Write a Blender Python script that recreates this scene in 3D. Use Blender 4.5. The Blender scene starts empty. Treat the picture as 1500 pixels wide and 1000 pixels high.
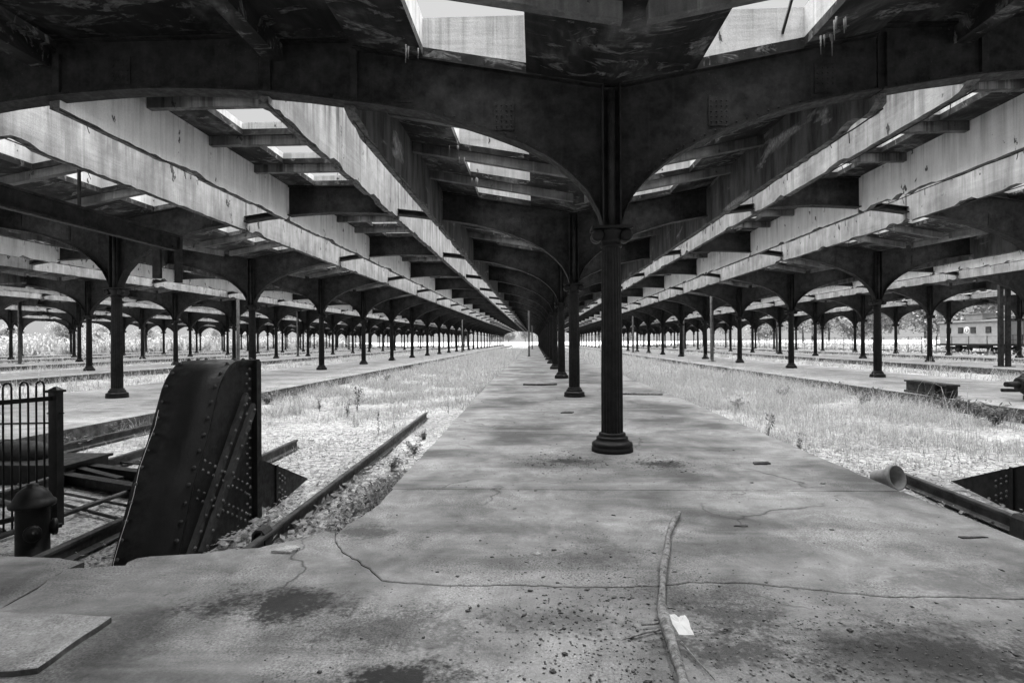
import bpy, math, random
import numpy as np
from mathutils import Vector, Matrix
R_ = math.radians
rng = random.Random(7)
nr = np.random.default_rng(11)
SC = bpy.context.scene
COL = SC.collection

# ------------------------------------------------------------------ camera
CAM_H = 1.6
YAW = 0.0407
cam_data = bpy.data.cameras.new('camera')
cam_data.lens = 20.376
cam_data.sensor_width = 36.0
cam_data.sensor_fit = 'HORIZONTAL'
cam_data.clip_start = 0.05
cam_data.clip_end = 3000
cam = bpy.data.objects.new('camera', cam_data)
COL.objects.link(cam)
cam.matrix_world = (Matrix.Translation((0, 0, CAM_H)) @ Matrix.Rotation(YAW, 4, 'Z')
                    @ Matrix.Rotation(math.pi / 2 - 0.0004, 4, 'X') @ Matrix.Rotation(-0.0056, 4, 'Z'))
SC.camera = cam

# ------------------------------------------------------------------ sky, sun, exposure
SUN_EL, SUN_AZ = R_(76), R_(12)          # azimuth measured from +Y towards +X
world = bpy.data.worlds.new('World')
SC.world = world
world.use_nodes = True
wn = world.node_tree
for n in list(wn.nodes):
    wn.nodes.remove(n)
sky = wn.nodes.new('ShaderNodeTexSky')
sky.sky_type = 'NISHITA'
sky.sun_disc = False
sky.sun_elevation = SUN_EL
sky.sun_rotation = SUN_AZ
sky.air_density = 1.0
sky.dust_density = 6.0
sky.ozone_density = 1.0
bw = wn.nodes.new('ShaderNodeRGBToBW')      # black and white photograph: neutral daylight
mixw = wn.nodes.new('ShaderNodeMix'); mixw.data_type = 'RGBA'
mixw.inputs[0].default_value = 0.7          # thin even cloud over the clear sky
mixw.inputs[7].default_value = (5.4, 5.4, 5.4, 1)
bg = wn.nodes.new('ShaderNodeBackground')
bg.inputs[1].default_value = 0.0098
out = wn.nodes.new('ShaderNodeOutputWorld')
wn.links.new(sky.outputs[0], bw.inputs[0])
wn.links.new(bw.outputs[0], mixw.inputs[6])
wn.links.new(mixw.outputs[2], bg.inputs[0])
wn.links.new(bg.outputs[0], out.inputs[0])

sun_data = bpy.data.lights.new('sun', 'SUN')
sun_data.energy = 1.5
sun_data.angle = R_(80)
sun_data.color = (1.0, 1.0, 1.0)
sun = bpy.data.objects.new('sun', sun_data)
COL.objects.link(sun)
sd = Vector((math.sin(SUN_AZ) * math.cos(SUN_EL), math.cos(SUN_AZ) * math.cos(SUN_EL), math.sin(SUN_EL)))
sun.rotation_euler = (-sd).to_track_quat('-Z', 'Y').to_euler()

SC.view_settings.view_transform = 'Standard'
SC.view_settings.look = 'None'
SC.view_settings.gamma = 1.0
SC.view_settings.use_curve_mapping = False
SC.view_settings.exposure = 3.85
SC.render.engine = 'CYCLES'
SC.cycles.max_bounces = 6
SC.cycles.diffuse_bounces = 4
SC.cycles.glossy_bounces = 3

# ------------------------------------------------------------------ material helpers
def new_mat(name):
    m = bpy.data.materials.new(name)
    m.use_nodes = True
    nt = m.node_tree
    b = nt.nodes['Principled BSDF']
    return m, nt, b

class NT:
    """small helper round a node tree"""
    def __init__(s, nt):
        s.nt = nt
        s.tc = nt.nodes.new('ShaderNodeTexCoord')
        s.geo = nt.nodes.new('ShaderNodeNewGeometry')
    def n(s, t): return s.nt.nodes.new(t)
    def l(s, a, b): s.nt.links.new(a, b)
    def world(s): return s.geo.outputs['Position']
    def objc(s): return s.tc.outputs['Object']
    def mapping(s, src, scale=(1, 1, 1), loc=(0, 0, 0)):
        m = s.n('ShaderNodeMapping')
        m.inputs['Scale'].default_value = scale
        m.inputs['Location'].default_value = loc
        s.l(src, m.inputs[0]); return m.outputs[0]
    def noise(s, src, scale, detail=4, rough=0.6, dist=0.0):
        t = s.n('ShaderNodeTexNoise')
        t.inputs['Scale'].default_value = scale
        t.inputs['Detail'].default_value = min(detail, 4)
        t.inputs['Roughness'].default_value = rough
        t.inputs['Distortion'].default_value = dist
        s.l(src, t.inputs['Vector']); return t.outputs[0]
    def ramp(s, src, stops):
        r = s.n('ShaderNodeValToRGB')
        e = r.color_ramp.elements
        while len(e) > 2: e.remove(e[-1])
        while len(e) < len(stops): e.new(0.5)
        for i, (p, v) in enumerate(stops):
            e[i].position = p; e[i].color = (v, v, v, 1)
        s.l(src, r.inputs[0]); return r.outputs[0]
    def math(s, op, a, b=None, clamp=False):
        m = s.n('ShaderNodeMath'); m.operation = op; m.use_clamp = clamp
        for i, v in enumerate((a, b)):
            if v is None: continue
            if isinstance(v, (int, float)): m.inputs[i].default_value = v
            else: s.l(v, m.inputs[i])
        return m.outputs[0]
    def mix(s, f, a, b):
        m = s.n('ShaderNodeMix'); m.data_type = 'FLOAT'
        for i, v in zip((0, 2, 3), (f, a, b)):
            if isinstance(v, (int, float)): m.inputs[i].default_value = v
            else: s.l(v, m.inputs[i])
        return m.outputs[0]
    def bump(s, h, strength, dist=0.02):
        b = s.n('ShaderNodeBump')
        b.inputs['Strength'].default_value = strength
        b.inputs['Distance'].default_value = dist
        s.l(h, b.inputs['Height']); return b.outputs[0]
    def sep(s, src):
        x = s.n('ShaderNodeSeparateXYZ'); s.l(src, x.inputs[0]); return x.outputs
    def vor(s, src, scale, feature='F1', rand=1.0):
        v = s.n('ShaderNodeTexVoronoi'); v.feature = feature
        v.inputs['Scale'].default_value = scale
        v.inputs['Randomness'].default_value = rand
        s.l(src, v.inputs['Vector']); return v.outputs[0]

def finish(nt, b, col, rough=0.85, normal=None, spec=0.3, metal=0.0):
    if isinstance(col, (int, float)): b.inputs['Base Color'].default_value = (col, col, col, 1)
    else: nt.links.new(col, b.inputs['Base Color'])
    if isinstance(rough, (int, float)): b.inputs['Roughness'].default_value = rough
    else: nt.links.new(rough, b.inputs['Roughness'])
    b.inputs['Specular IOR Level'].default_value = spec
    b.inputs['Metallic'].default_value = metal
    if normal is not None: nt.links.new(normal, b.inputs['Normal'])

def mat_steel(name, base=0.035, var=0.03, rough=0.5, flake=0.0):
    m, nt, b = new_mat(name); T = NT(nt)
    w = T.world()
    a = T.ramp(T.noise(w, 3.2, 6, 0.7), [(0.35, base * 0.6), (0.65, base + var)])
    f = T.ramp(T.noise(w, 38, 5, 0.7), [(0.62, 0.0), (0.72, 1.0)])
    big = T.ramp(T.noise(w, 1.6, 4, 0.6), [(0.5, 0.0), (0.72, 1.0)])
    c = T.mix(T.math('MULTIPLY', T.math('MULTIPLY', f, big), flake), a, 0.22)
    streak = T.ramp(T.noise(T.mapping(w, (9, 9, 0.5)), 1.3, 4, 0.6), [(0.55, 0.0), (0.8, 1.0)])
    c = T.mix(T.math('MULTIPLY', streak, 0.5), c, base + var * 1.4)
    r = T.ramp(T.noise(w, 12, 4, 0.6), [(0.3, rough - 0.1), (0.7, min(1, rough + 0.25))])
    nrm = T.bump(T.noise(w, 45, 5, 0.7), 0.35, 0.006)
    finish(nt, b, c, r, nrm, 0.22)
    return m

def mat_duct(name, lo, hi, stain=0.8):
    """weathered board-marked concrete with vertical run-off streaks"""
    m, nt, b = new_mat(name); T = NT(nt)
    w = T.world()
    base = T.ramp(T.noise(w, 1.1, 5, 0.65), [(0.3, lo), (0.7, hi)])
    st = T.ramp(T.noise(T.mapping(w, (3.2, 3.2, 0.22)), 1.0, 6, 0.65), [(0.42, 0.0), (0.75, 1.0)])
    c = T.mix(T.math('MULTIPLY', st, 0.55 * stain), base, lo * 0.28)
    st2 = T.ramp(T.noise(T.mapping(w, (14, 14, 0.8)), 1.0, 4, 0.6), [(0.5, 0.0), (0.72, 1.0)])
    c = T.mix(T.math('MULTIPLY', st2, 0.35 * stain), c, lo * 0.4)
    lime = T.ramp(T.noise(T.mapping(w, (7, 7, 0.3), (3, 5, 2)), 1.0, 5, 0.6), [(0.62, 0.0), (0.74, 1.0)])
    c = T.mix(T.math('MULTIPLY', lime, 0.5), c, min(0.8, hi * 1.35))
    # board seams and grime running down from the roof line
    seam = T.ramp(T.noise(T.mapping(w, (5, 5, .12), (0, 0, 4)), 1.0, 4, 0.7), [(0.5, 0.0), (0.62, 1.0)])
    zz = T.sep(w)[2]
    topm = T.math('MULTIPLY', T.math('SUBTRACT', zz, 5.35), 1.3, True)
    c = T.mix(T.math('MULTIPLY', T.math('MULTIPLY', seam, topm), .75 * stain), c, lo * .12)
    # rust blisters
    bl = T.ramp(T.noise(T.mapping(w, (2.2, 2.2, 1.2), (11, 3, 0)), 1.6, 5, 0.6), [(0.66, 0.0), (0.68, 1.0)])
    c = T.mix(T.math('MULTIPLY', bl, 0.9), c, 0.03)
    grain = T.noise(w, 60, 4, 0.7)
    c = T.math('MULTIPLY', c, T.ramp(grain, [(0.25, 0.78), (0.75, 1.15)]))
    bd = T.noise(T.mapping(w, (1, 0.6, 9)), 1.0, 2, 0.5)
    h = T.math('ADD', T.math('MULTIPLY', grain, 0.4), bd)
    finish(nt, b, c, 0.9, T.bump(h, 0.4, 0.02), 0.2)
    return m

def mat_blackish(name):
    """blackish concrete with paler patches, for the platform side of the ducts"""
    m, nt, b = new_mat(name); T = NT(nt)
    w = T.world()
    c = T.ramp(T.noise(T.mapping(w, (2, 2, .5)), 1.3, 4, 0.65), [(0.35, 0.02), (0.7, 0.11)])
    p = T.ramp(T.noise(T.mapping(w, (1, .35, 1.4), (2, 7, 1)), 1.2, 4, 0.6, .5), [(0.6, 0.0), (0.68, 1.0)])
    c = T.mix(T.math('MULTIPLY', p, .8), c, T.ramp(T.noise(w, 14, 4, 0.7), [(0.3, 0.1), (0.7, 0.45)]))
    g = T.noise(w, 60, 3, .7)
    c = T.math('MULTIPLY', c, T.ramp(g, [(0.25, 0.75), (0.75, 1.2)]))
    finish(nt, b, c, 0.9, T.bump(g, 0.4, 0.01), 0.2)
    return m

def mat_roof(name):
    """smoke-stained board-marked soffit with spalled and limed patches"""
    m, nt, b = new_mat(name); T = NT(nt)
    w = T.world()
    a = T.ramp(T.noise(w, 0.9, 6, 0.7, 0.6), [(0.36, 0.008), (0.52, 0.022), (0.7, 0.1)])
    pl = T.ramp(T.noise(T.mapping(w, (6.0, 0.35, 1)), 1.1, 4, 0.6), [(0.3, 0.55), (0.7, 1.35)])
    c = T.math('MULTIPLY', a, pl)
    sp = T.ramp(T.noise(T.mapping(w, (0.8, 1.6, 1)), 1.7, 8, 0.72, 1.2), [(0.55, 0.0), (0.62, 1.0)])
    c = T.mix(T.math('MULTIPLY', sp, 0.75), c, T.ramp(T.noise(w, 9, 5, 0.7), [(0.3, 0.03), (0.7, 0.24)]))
    grain = T.noise(w, 50, 4, 0.7)
    c = T.math('MULTIPLY', c, T.ramp(grain, [(0.25, 0.75), (0.75, 1.2)]))
    # board joints of the old shuttering
    wv = T.n('ShaderNodeTexWave'); wv.wave_type = 'BANDS'; wv.bands_direction = 'X'
    wv.inputs['Scale'].default_value = 2.1; wv.inputs['Distortion'].default_value = 0.3
    T.l(w, wv.inputs['Vector'])
    h = T.math('ADD', T.math('MULTIPLY', sp, -1.0), T.math('MULTIPLY', wv.outputs[0], 0.25))
    h = T.math('ADD', h, T.math('MULTIPLY', grain, 0.2))
    finish(nt, b, c, 0.9, T.bump(h, 0.6, 0.02), 0.2)
    return m

def mat_floor(name, lo=0.13, hi=0.27, stains=()):
    """worn concrete paving; stains = (x, y, rx, ry, darkness)"""
    m, nt, b = new_mat(name); T = NT(nt)
    w = T.world()
    base = T.ramp(T.noise(w, 0.55, 5, 0.6, 0.4), [(0.36, lo), (0.64, hi)])
    mid = T.ramp(T.noise(w, 2.6, 6, 0.75, 0.5), [(0.32, 0.6), (0.68, 1.25)])
    c = T.math('MULTIPLY', base, mid)
    # pale bands running across the platform
    band = T.ramp(T.noise(T.mapping(w, (0.35, 2.4, 1)), 1.0, 4, 0.6, 0.3), [(0.52, 0.0), (0.7, 1.0)])
    c = T.mix(T.math('MULTIPLY', band, 0.35), c, hi * 1.25)
    # aggregate showing where the surface has worn off
    worn = T.ramp(T.noise(T.mapping(w, (1, 1, 1), (4, 1, 0)), 1.1, 5, 0.65), [(0.45, 0.0), (0.6, 1.0)])
    v1 = T.ramp(T.vor(w, 48), [(0.1, 0.0), (0.42, 1.0)])
    sp = T.ramp(T.noise(w, 70, 4, 0.8), [(0.36, 0.45), (0.64, 1.35)])
    c = T.math('MULTIPLY', c, T.mix(T.math('ADD', T.math('MULTIPLY', worn, 0.7), 0.3), 1.0, sp))
    c = T.math('MULTIPLY', c, T.mix(T.math('MULTIPLY', worn, 0.5), 1.0, T.math('ADD', 0.35, v1)))
    # dark damp and moss stains
    dn = T.noise(w, 3.0, 6, 0.75)
    dn2 = T.noise(w, 24, 5, 0.75)
    xyz = T.sep(w)
    for (sx, sy, rx, ry, dk) in stains:
        dx = T.math('DIVIDE', T.math('SUBTRACT', xyz[0], sx), rx)
        dy = T.math('DIVIDE', T.math('SUBTRACT', xyz[1], sy), ry)
        d = T.math('SQRT', T.math('ADD', T.math('MULTIPLY', dx, dx), T.math('MULTIPLY', dy, dy)))
        d = T.math('ADD', d, T.math('MULTIPLY', T.math('SUBTRACT', dn, 0.5), 2.6))
        d = T.math('ADD', d, T.math('MULTIPLY', T.math('SUBTRACT', dn2, 0.5), 1.5))
        msk = T.ramp(d, [(0.35, 1.0), (1.0, 0.0)])
        c = T.mix(T.math('MULTIPLY', msk, dk), c, 0.022)
    # hairline cracks
    cw = T.n('ShaderNodeVectorMath'); cw.operation = 'ADD'
    nv = T.n('ShaderNodeTexNoise'); nv.inputs['Scale'].default_value = 1.7; nv.inputs['Detail'].default_value = 5
    T.l(w, nv.inputs['Vector'])
    sc = T.n('ShaderNodeVectorMath'); sc.operation = 'SCALE'; sc.inputs[3].default_value = 0.7
    T.l(nv.outputs[1], sc.inputs[0]); T.l(w, cw.inputs[0]); T.l(sc.outputs[0], cw.inputs[1])
    flat = T.mapping(cw.outputs[0], (1, 1, 0))
    cr = T.ramp(T.vor(flat, 0.42, 'DISTANCE_TO_EDGE'), [(0.0, 1.0), (0.006, 0.0)])
    gate = T.ramp(T.noise(w, 0.6, 3, 0.5), [(0.5, 0.0), (0.58, 1.0)])
    cr = T.math('MULTIPLY', cr, gate)
    c = T.mix(T.math('MULTIPLY', cr, 0.75), c, 0.03)
    h = T.math('ADD', T.math('MULTIPLY', T.noise(w, 90, 5, 0.75), 0.5), T.math('MULTIPLY', T.noise(w, 7, 4, 0.6), 0.8))
    h = T.math('SUBTRACT', h, T.math('MULTIPLY', cr, 1.5))
    rough = T.ramp(mid, [(0.6, 0.7), (1.0, 0.95)])
    finish(nt, b, c, rough, T.bump(h, 0.5, 0.012), 0.25)
    return m

def mat_ground(name):
    """dry track bed: ballast fines, straw and soil"""
    m, nt, b = new_mat(name); T = NT(nt)
    w = T.world()
    base = T.ramp(T.noise(w, 0.5, 5, 0.65), [(0.3, 0.27), (0.7, 0.5)])
    fine = T.ramp(T.noise(w, 9, 6, 0.75), [(0.36, 0.42), (0.6, 1.25)])
    c = T.math('MULTIPLY', base, fine)
    v = T.ramp(T.vor(T.mapping(w, (1, 1, 1)), 26), [(0.05, 0.55), (0.4, 1.15)])
    c = T.math('MULTIPLY', c, v)
    dark = T.ramp(T.noise(T.mapping(w, (0.9, 2.0, 1), (7, 0, 0)), 1.5, 6, 0.7), [(0.62, 0.0), (0.74, 1.0)])
    c = T.mix(T.math('MULTIPLY', dark, 0.6), c, 0.07)
    h = T.math('ADD', T.noise(w, 16, 6, 0.75), T.math('MULTIPLY', v, 0.5))
    finish(nt, b, c, 0.95, T.bump(h, 0.9, 0.05), 0.1)
    return m

def mat_plain(name, lo, hi, scale=6, rough=0.8, bump=0.3, spec=0.25, perobj=False, trans=0.0):
    m, nt, b = new_mat(name); T = NT(nt)
    w = T.world()
    c = T.ramp(T.noise(w, scale, 6, 0.7), [(0.32, lo), (0.68, hi)])
    finish(nt, b, c, rough, T.bump(T.noise(w, scale * 6, 5, 0.7), bump, 0.01), spec)
    return m

def mat_leaf(name, lo, hi, scale=1.5):
    """leaves and blades: some light comes through them"""
    m, nt, b = new_mat(name); T = NT(nt)
    w = T.world()
    c = T.ramp(T.noise(w, scale, 6, 0.8), [(0.3, lo), (0.7, hi)])
    finish(nt, b, c, 0.7, None, 0.2)
    tr = T.n('ShaderNodeBsdfTranslucent'); T.l(c, tr.inputs[0])
    mx = T.n('ShaderNodeMixShader'); mx.inputs[0].default_value = 0.3
    o = nt.nodes['Material Output']
    T.l(b.outputs[0], mx.inputs[1]); T.l(tr.outputs[0], mx.inputs[2]); T.l(mx.outputs[0], o.inputs[0])
    return m

M = {}
M['column'] = mat_steel('column_iron', 0.0045, 0.005, 0.5, 0.1)
M['rib'] = mat_steel('rib_steel', 0.005, 0.016, 0.65, 0.5)
M['purlin'] = mat_duct('purlin_concrete', 0.07, 0.2, 1.0)
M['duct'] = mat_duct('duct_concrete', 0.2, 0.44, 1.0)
M['duct_lit'] = mat_duct('lit_duct_concrete', 0.64, 0.8, 0.6)  # mid-bay duct faces: skylight brightness put into a paler colour
M['blackish'] = mat_blackish('blackish_concrete')
M['spall'] = mat_plain('spalled_edge', 0.015, 0.16, 7, 0.95, 1.0)
M['curb'] = mat_duct('curb_concrete', 0.5, 0.68, 0.5)
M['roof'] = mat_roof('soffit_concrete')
M['bar'] = mat_steel('glazing_steel', 0.03, 0.02, 0.6)
STAINS = [(-1.62, 3.5, .55, .28, .95), (-0.6, 2.72, .35, .22, 1.0), (2.1, 3.05, .75, .38, .8), (-1.42, 4.85, .28, .22, .6),
          (1.15, 3.45, .42, .28, .7), (0.98, 3.05, .5, .2, .75), (0.45, 7.75, .38, .3, .9), (1.62, 7.6, .35, .3, .9),
          (-0.7, 3.2, .5, .35, .55), (1.7, 2.5, .5, .25, .6), (2.6, 2.7, .5, .3, .8), (0.4, 4.4, .4, .3, .45), (-2.3, 3.0, .3, .5, .45), (-1.2, 2.5, .6, .2, .5), (2.9, 3.9, .7, .35, .35), (-0.2, 5.0, .7, .3, .3), (2.2, 5.2, .6, .4, .25),(0.2,3.3,.5,.2,.5)]
M['floor'] = mat_floor('worn_paving', 0.095, 0.3, STAINS)
M['platform'] = mat_floor('platform_paving', 0.2, 0.34)
M['plate'] = mat_floor('pale_paving', 0.2, 0.38)
M['ground'] = mat_ground('track_bed')
M['steel'] = mat_steel('dark_steel', 0.006, 0.006, 0.45)
M['rail'] = mat_steel('rail_steel', 0.025, 0.04, 0.5)
M['rivet'] = mat_steel('worn_rivets', 0.05, 0.09, 0.5)
M['curbside'] = mat_plain('shaded_curb', 0.02, 0.13, 5, 0.95, 0.8)  # slab sides: edge shadow and dark vegetation painted into the colour
M['rust'] = mat_steel('rust_steel', 0.02, 0.03, 0.7)
M['black'] = mat_steel('black_paint', 0.006, 0.006, 0.45)
M['grass'] = mat_leaf('dry_grass', 0.16, 0.68, 9)
M['verge'] = mat_leaf('verge_grass', 0.08, 0.3, 2)
M['weed'] = mat_leaf('weed_leaf', 0.04, 0.3, 16)
M['litter'] = mat_leaf('leaf_litter', 0.05, 0.5, 14)
M['tree'] = mat_leaf('tree_leaf', 0.1, 0.5, 0.9)
M['bark'] = mat_plain('bark', 0.07, 0.2, 12, 0.9, 0.8)
M['stick'] = mat_plain('branch_bark', 0.06, 0.38, 26, 0.9, 1.0)
M['stone'] = mat_plain('stone_chip', 0.04, 0.3, 7, 0.9, 0.6)
M['grit'] = mat_plain('paving_grit', 0.03, 0.2, 9, 0.95, 0.6)
M['wood'] = mat_plain('old_timber', 0.03, 0.1, 10, 0.9, 0.6)
M['paper'] = mat_plain('white_card', 0.42, 0.55, 8, 0.8, 0.1)
M['clay'] = mat_plain('clay_pipe', 0.2, 0.36, 5, 0.7, 0.3)
M['carbody'] = mat_plain('car_paint', 0.2, 0.27, 1.5, 0.6, 0.1)
M['carwhite'] = mat_plain('car_white', 0.7, 0.78, 2, 0.6, 0.1)
M['glass'] = mat_plain('dark_glass', 0.03, 0.06, 2, 0.15, 0.0, 0.5)

# ------------------------------------------------------------------ mesh helpers
class MB:
    def __init__(s): s.v = []; s.f = []; s.smooth = []
    def add(s, verts, faces, smooth=False):
        o = len(s.v)
        s.v += [tuple(p) for p in verts]
        s.f += [tuple(i + o for i in f) for f in faces]
        s.smooth += [smooth] * len(faces)
    def box(s, x0, x1, y0, y1, z0, z1):
        s.add([(x0, y0, z0), (x1, y0, z0), (x1, y1, z0), (x0, y1, z0), (x0, y0, z1), (x1, y0, z1), (x1, y1, z1), (x0, y1, z1)],
              [(0, 3, 2, 1), (4, 5, 6, 7), (0, 1, 5, 4), (1, 2, 6, 5), (2, 3, 7, 6), (3, 0, 4, 7)])
    def hexa(s, p):   # eight corners: bottom ring ccw, top ring ccw
        s.add(p, [(0, 3, 2, 1), (4, 5, 6, 7), (0, 1, 5, 4), (1, 2, 6, 5), (2, 3, 7, 6), (3, 0, 4, 7)])
    def lathe(s, prof, n=20, center=(0, 0, 0), axis='z', smooth=True, caps=True, flute=0.0, nfl=0):
        ring = []
        for (r, z) in prof:
            row = []
            for k in range(n):
                a = 2 * math.pi * k / n
                rr = r * (1 - (flute if (nfl and k % 2) else 0))
                row.append((rr * math.cos(a), rr * math.sin(a), z))
            ring.append(row)
        V = [p for row in ring for p in row]
        F = []
        for i in range(len(prof) - 1):
            for k in range(n):
                k2 = (k + 1) % n
                F.append((i * n + k, i * n + k2, (i + 1) * n + k2, (i + 1) * n + k))
        if caps:
            F.append(tuple(range(n - 1, -1, -1)))
            F.append(tuple((len(prof) - 1) * n + k for k in range(n)))
        if axis == 'x': V = [(z, x, y) for (x, y, z) in V]
        if axis == 'y': V = [(y, z, x) for (x, y, z) in V]
        V = [(x + center[0], y + center[1], z + center[2]) for (x, y, z) in V]
        s.add(V, F, smooth)
    def tube(s, pts, rad, n=8, smooth=True):
        pts = [Vector(p) for p in pts]
        if isinstance(rad, (int, float)): rad = [rad] * len(pts)
        V = []; F = []
        up = Vector((0, 0, 1))
        for i, p in enumerate(pts):
            d = (pts[min(i + 1, len(pts) - 1)] - pts[max(i - 1, 0)]).normalized()
            a = d.cross(up if abs(d.z) < 0.95 else Vector((1, 0, 0))).normalized()
            b = d.cross(a)
            for k in range(n):
                t = 2 * math.pi * k / n
                V.append(p + (a * math.cos(t) + b * math.sin(t)) * rad[i])
        for i in range(len(pts) - 1):
            for k in range(n):
                k2 = (k + 1) % n
                F.append((i * n + k, (i + 1) * n + k, (i + 1) * n + k2, i * n + k2))
        F.append(tuple(range(n))); F.append(tuple((len(pts) - 1) * n + k for k in range(n - 1, -1, -1)))
        s.add(V, F, smooth)
    def bar(s, p, q, w, h, up=(0, 0, 1)):
        p = Vector(p); q = Vector(q); d = (q - p).normalized(); u = Vector(up)
        a = d.cross(u).normalized() * (w / 2); b = a.cross(d).normalized() * (h / 2)
        s.hexa([p - a - b, p + a - b, q + a - b, q - a - b, p - a + b, p + a + b, q + a + b, q - a + b])
    def prism(s, poly, z0, z1):   # poly ccw in xy
        n = len(poly)
        V = [(x, y, z0) for x, y in poly] + [(x, y, z1) for x, y in poly]
        F = [tuple(range(n - 1, -1, -1)), tuple(range(n, 2 * n))] + [(i, (i + 1) % n, n + (i + 1) % n, n + i) for i in range(n)]
        s.add(V, F)
    def mesh(s, name, mat):
        me = bpy.data.meshes.new(name)
        me.from_pydata(s.v, [], s.f)
        me.polygons.foreach_set('use_smooth', s.smooth)
        me.materials.append(M[mat])
        me.update()
        return me

def link(name, me, parent=None, loc=(0, 0, 0), rot=(0, 0, 0), label=None, cat=None, group=None, kind=None):
    o = bpy.data.objects.new(name, me)
    COL.objects.link(o)
    o.location = loc; o.rotation_euler = rot
    if parent is not None: o.parent = parent
    if label: o['label'] = label
    if cat: o['category'] = cat
    if group: o['group'] = group
    if kind: o['kind'] = kind
    return o

def empty(name, loc, label, cat, group=None, rot=(0, 0, 0)):
    return link(name, None, None, loc, rot, label, cat, group)

def arrays_mesh(name, V, F, mat, smooth=False):
    """V (n,3) F (m,k) numpy, k = 3 or 4"""
    me = bpy.data.meshes.new(name)
    k = F.shape[1]
    me.vertices.add(len(V)); me.vertices.foreach_set('co', np.ascontiguousarray(V, dtype=np.float32).ravel())
    me.loops.add(F.size); me.loops.foreach_set('vertex_index', np.ascontiguousarray(F, dtype=np.int32).ravel())
    me.polygons.add(len(F))
    me.polygons.foreach_set('loop_start', np.arange(0, F.size, k, dtype=np.int32))
    me.materials.append(M[mat])
    me.update(calc_edges=True)
    if smooth: me.polygons.foreach_set('use_smooth', [True] * len(F))
    return me

# ------------------------------------------------------------------ layout of the shed
BAY = 8.23
Y1 = 8.485
NR = 27                                  # transverse frames 1..NR
def RY(n): return Y1 + (n - 1) * BAY
ROWS = [-68.3, -54.3, -40.3, -26.34, -12.42, 1.106, 14.345, 27.35, 40.0]
EDGE = {-12.42: (-15.4, -8.85), 1.106: (-1.62, 3.86), 14.345: (11.05, 17.2), 27.35: (24.6, 30.1), 40.0: (37.3, 42.8),
        -26.34: (-29.2, -23.55)}
for x in ROWS: EDGE.setdefault(x, (x - 2.8, x + 2.8))
A1, A2 = 3.85, 5.15                      # smoke-duct wall lines, measured from the column line
YEND = RY(NR)

def in_view(x, y, margin=9.0):
    """is a plan position near what the camera can see"""
    if y < -1: return abs(x) < 16
    l = -0.97 * y - margin; r = 0.86 * y + margin
    return l < x < r

def roof_z(off):                          # underside of the umbrella roof
    return 5.27 + 0.68 * min(abs(off), A1) / A1
MIDZ = 6.16

ARCH = [(0.13, 3.28), (0.18, 3.46), (0.33, 3.75), (0.58, 4.02), (0.9, 4.27), (1.27, 4.47), (1.77, 4.67), (2.27, 4.84),
        (2.78, 4.97), (3.39, 5.08), (3.85, 5.14), (4.5, 5.24), (5.2, 5.32), (6.0, 5.37), (6.6, 5.39), (7.2, 5.39)]
def arch_z(t):
    for (a, za), (b, zb) in zip(ARCH, ARCH[1:]):
        if t <= b: return za + (zb - za) * (t - a) / (b - a)
    return ARCH[-1][1]

# ------------------------------------------------------------------ ground and platforms (setting)
def bumpy_ground():
    xs = np.concatenate([np.linspace(-900, -110, 8), np.linspace(-100, 100, 161), np.linspace(110, 900, 8)])
    ys = np.concatenate([np.linspace(-300, -20, 5), np.linspace(-15, 60, 121), np.linspace(63, 300, 60), np.linspace(350, 2000, 8)])
    X, Y = np.meshgrid(xs, ys)
    Z = -0.33 + 0.025 * np.sin(X * 1.3 + np.sin(Y * .7)) * np.cos(Y * .9 + X * .3) + nr.normal(0, 0.012, X.shape)
    V = np.stack([X.ravel(), Y.ravel(), Z.ravel()], 1)
    nx, ny = len(xs), len(ys)
    i = np.arange((ny - 1) * nx).reshape(ny - 1, nx)[:, :-1].ravel()
    F = np.stack([i, i + 1, i + 1 + nx, i + nx], 1)
    return arrays_mesh('ground', V, F, 'ground', True)
link('ground', bumpy_ground(), kind='structure')

def jitter(pts, step=0.08, amp=0.006, seed=0):
    """resample an open polyline and roughen it"""
    r = random.Random(seed); o = []
    for (a, b) in zip(pts, pts[1:]):
        L = math.dist(a, b); k = max(1, int(L / step))
        for i in range(k):
            t = i / k
            e = 0 if i == 0 and not o else amp
            o.append((a[0] + (b[0] - a[0]) * t + r.uniform(-e, e), a[1] + (b[1] - a[1]) * t + r.uniform(-e, e)))
    o.append(pts[-1])
    return o

def slab(name, poly, z0, z1, mat, parent=None, kind=None, bev=0.012, loc=(0, 0, 0), rot=(0, 0, 0), label=None):
    """paving slab: a prism with a small worn arris"""
    n = len(poly)
    area = sum(poly[i][0] * poly[(i + 1) % n][1] - poly[(i + 1) % n][0] * poly[i][1] for i in range(n))
    if area < 0: poly = poly[::-1]
    ins = []
    for i in range(n):
        a, b, c = Vector(poly[i - 1]), Vector(poly[i]), Vector(poly[(i + 1) % n])
        d1 = (b - a).normalized(); d2 = (c - b).normalized()
        nn = Vector((-(d1.y + d2.y), d1.x + d2.x))
        nn = nn.normalized() if nn.length > 1e-6 else Vector((-d1.y, d1.x))
        ins.append((b.x + nn.x * bev, b.y + nn.y * bev))
    V = [(x, y, z0) for x, y in poly] + [(x, y, z1 - bev) for x, y in poly] + [(x, y, z1) for x, y in ins]
    F = [(i, (i + 1) % n, n + (i + 1) % n, n + i) for i in range(n)] + [(n + i, n + (i + 1) % n, 2 * n + (i + 1) % n, 2 * n + i) for i in range(n)]
    F.append(tuple(range(2 * n, 3 * n)))
    me = bpy.data.meshes.new(name); me.from_pydata(V, [], F); me.materials.append(M[mat]); me.materials.append(M['curbside'])
    me.polygons.foreach_set('material_index', [1] * n + [0] * (n + 1)); me.update()
    return link(name, me, parent, loc, rot, kind=kind, label=label)

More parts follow.
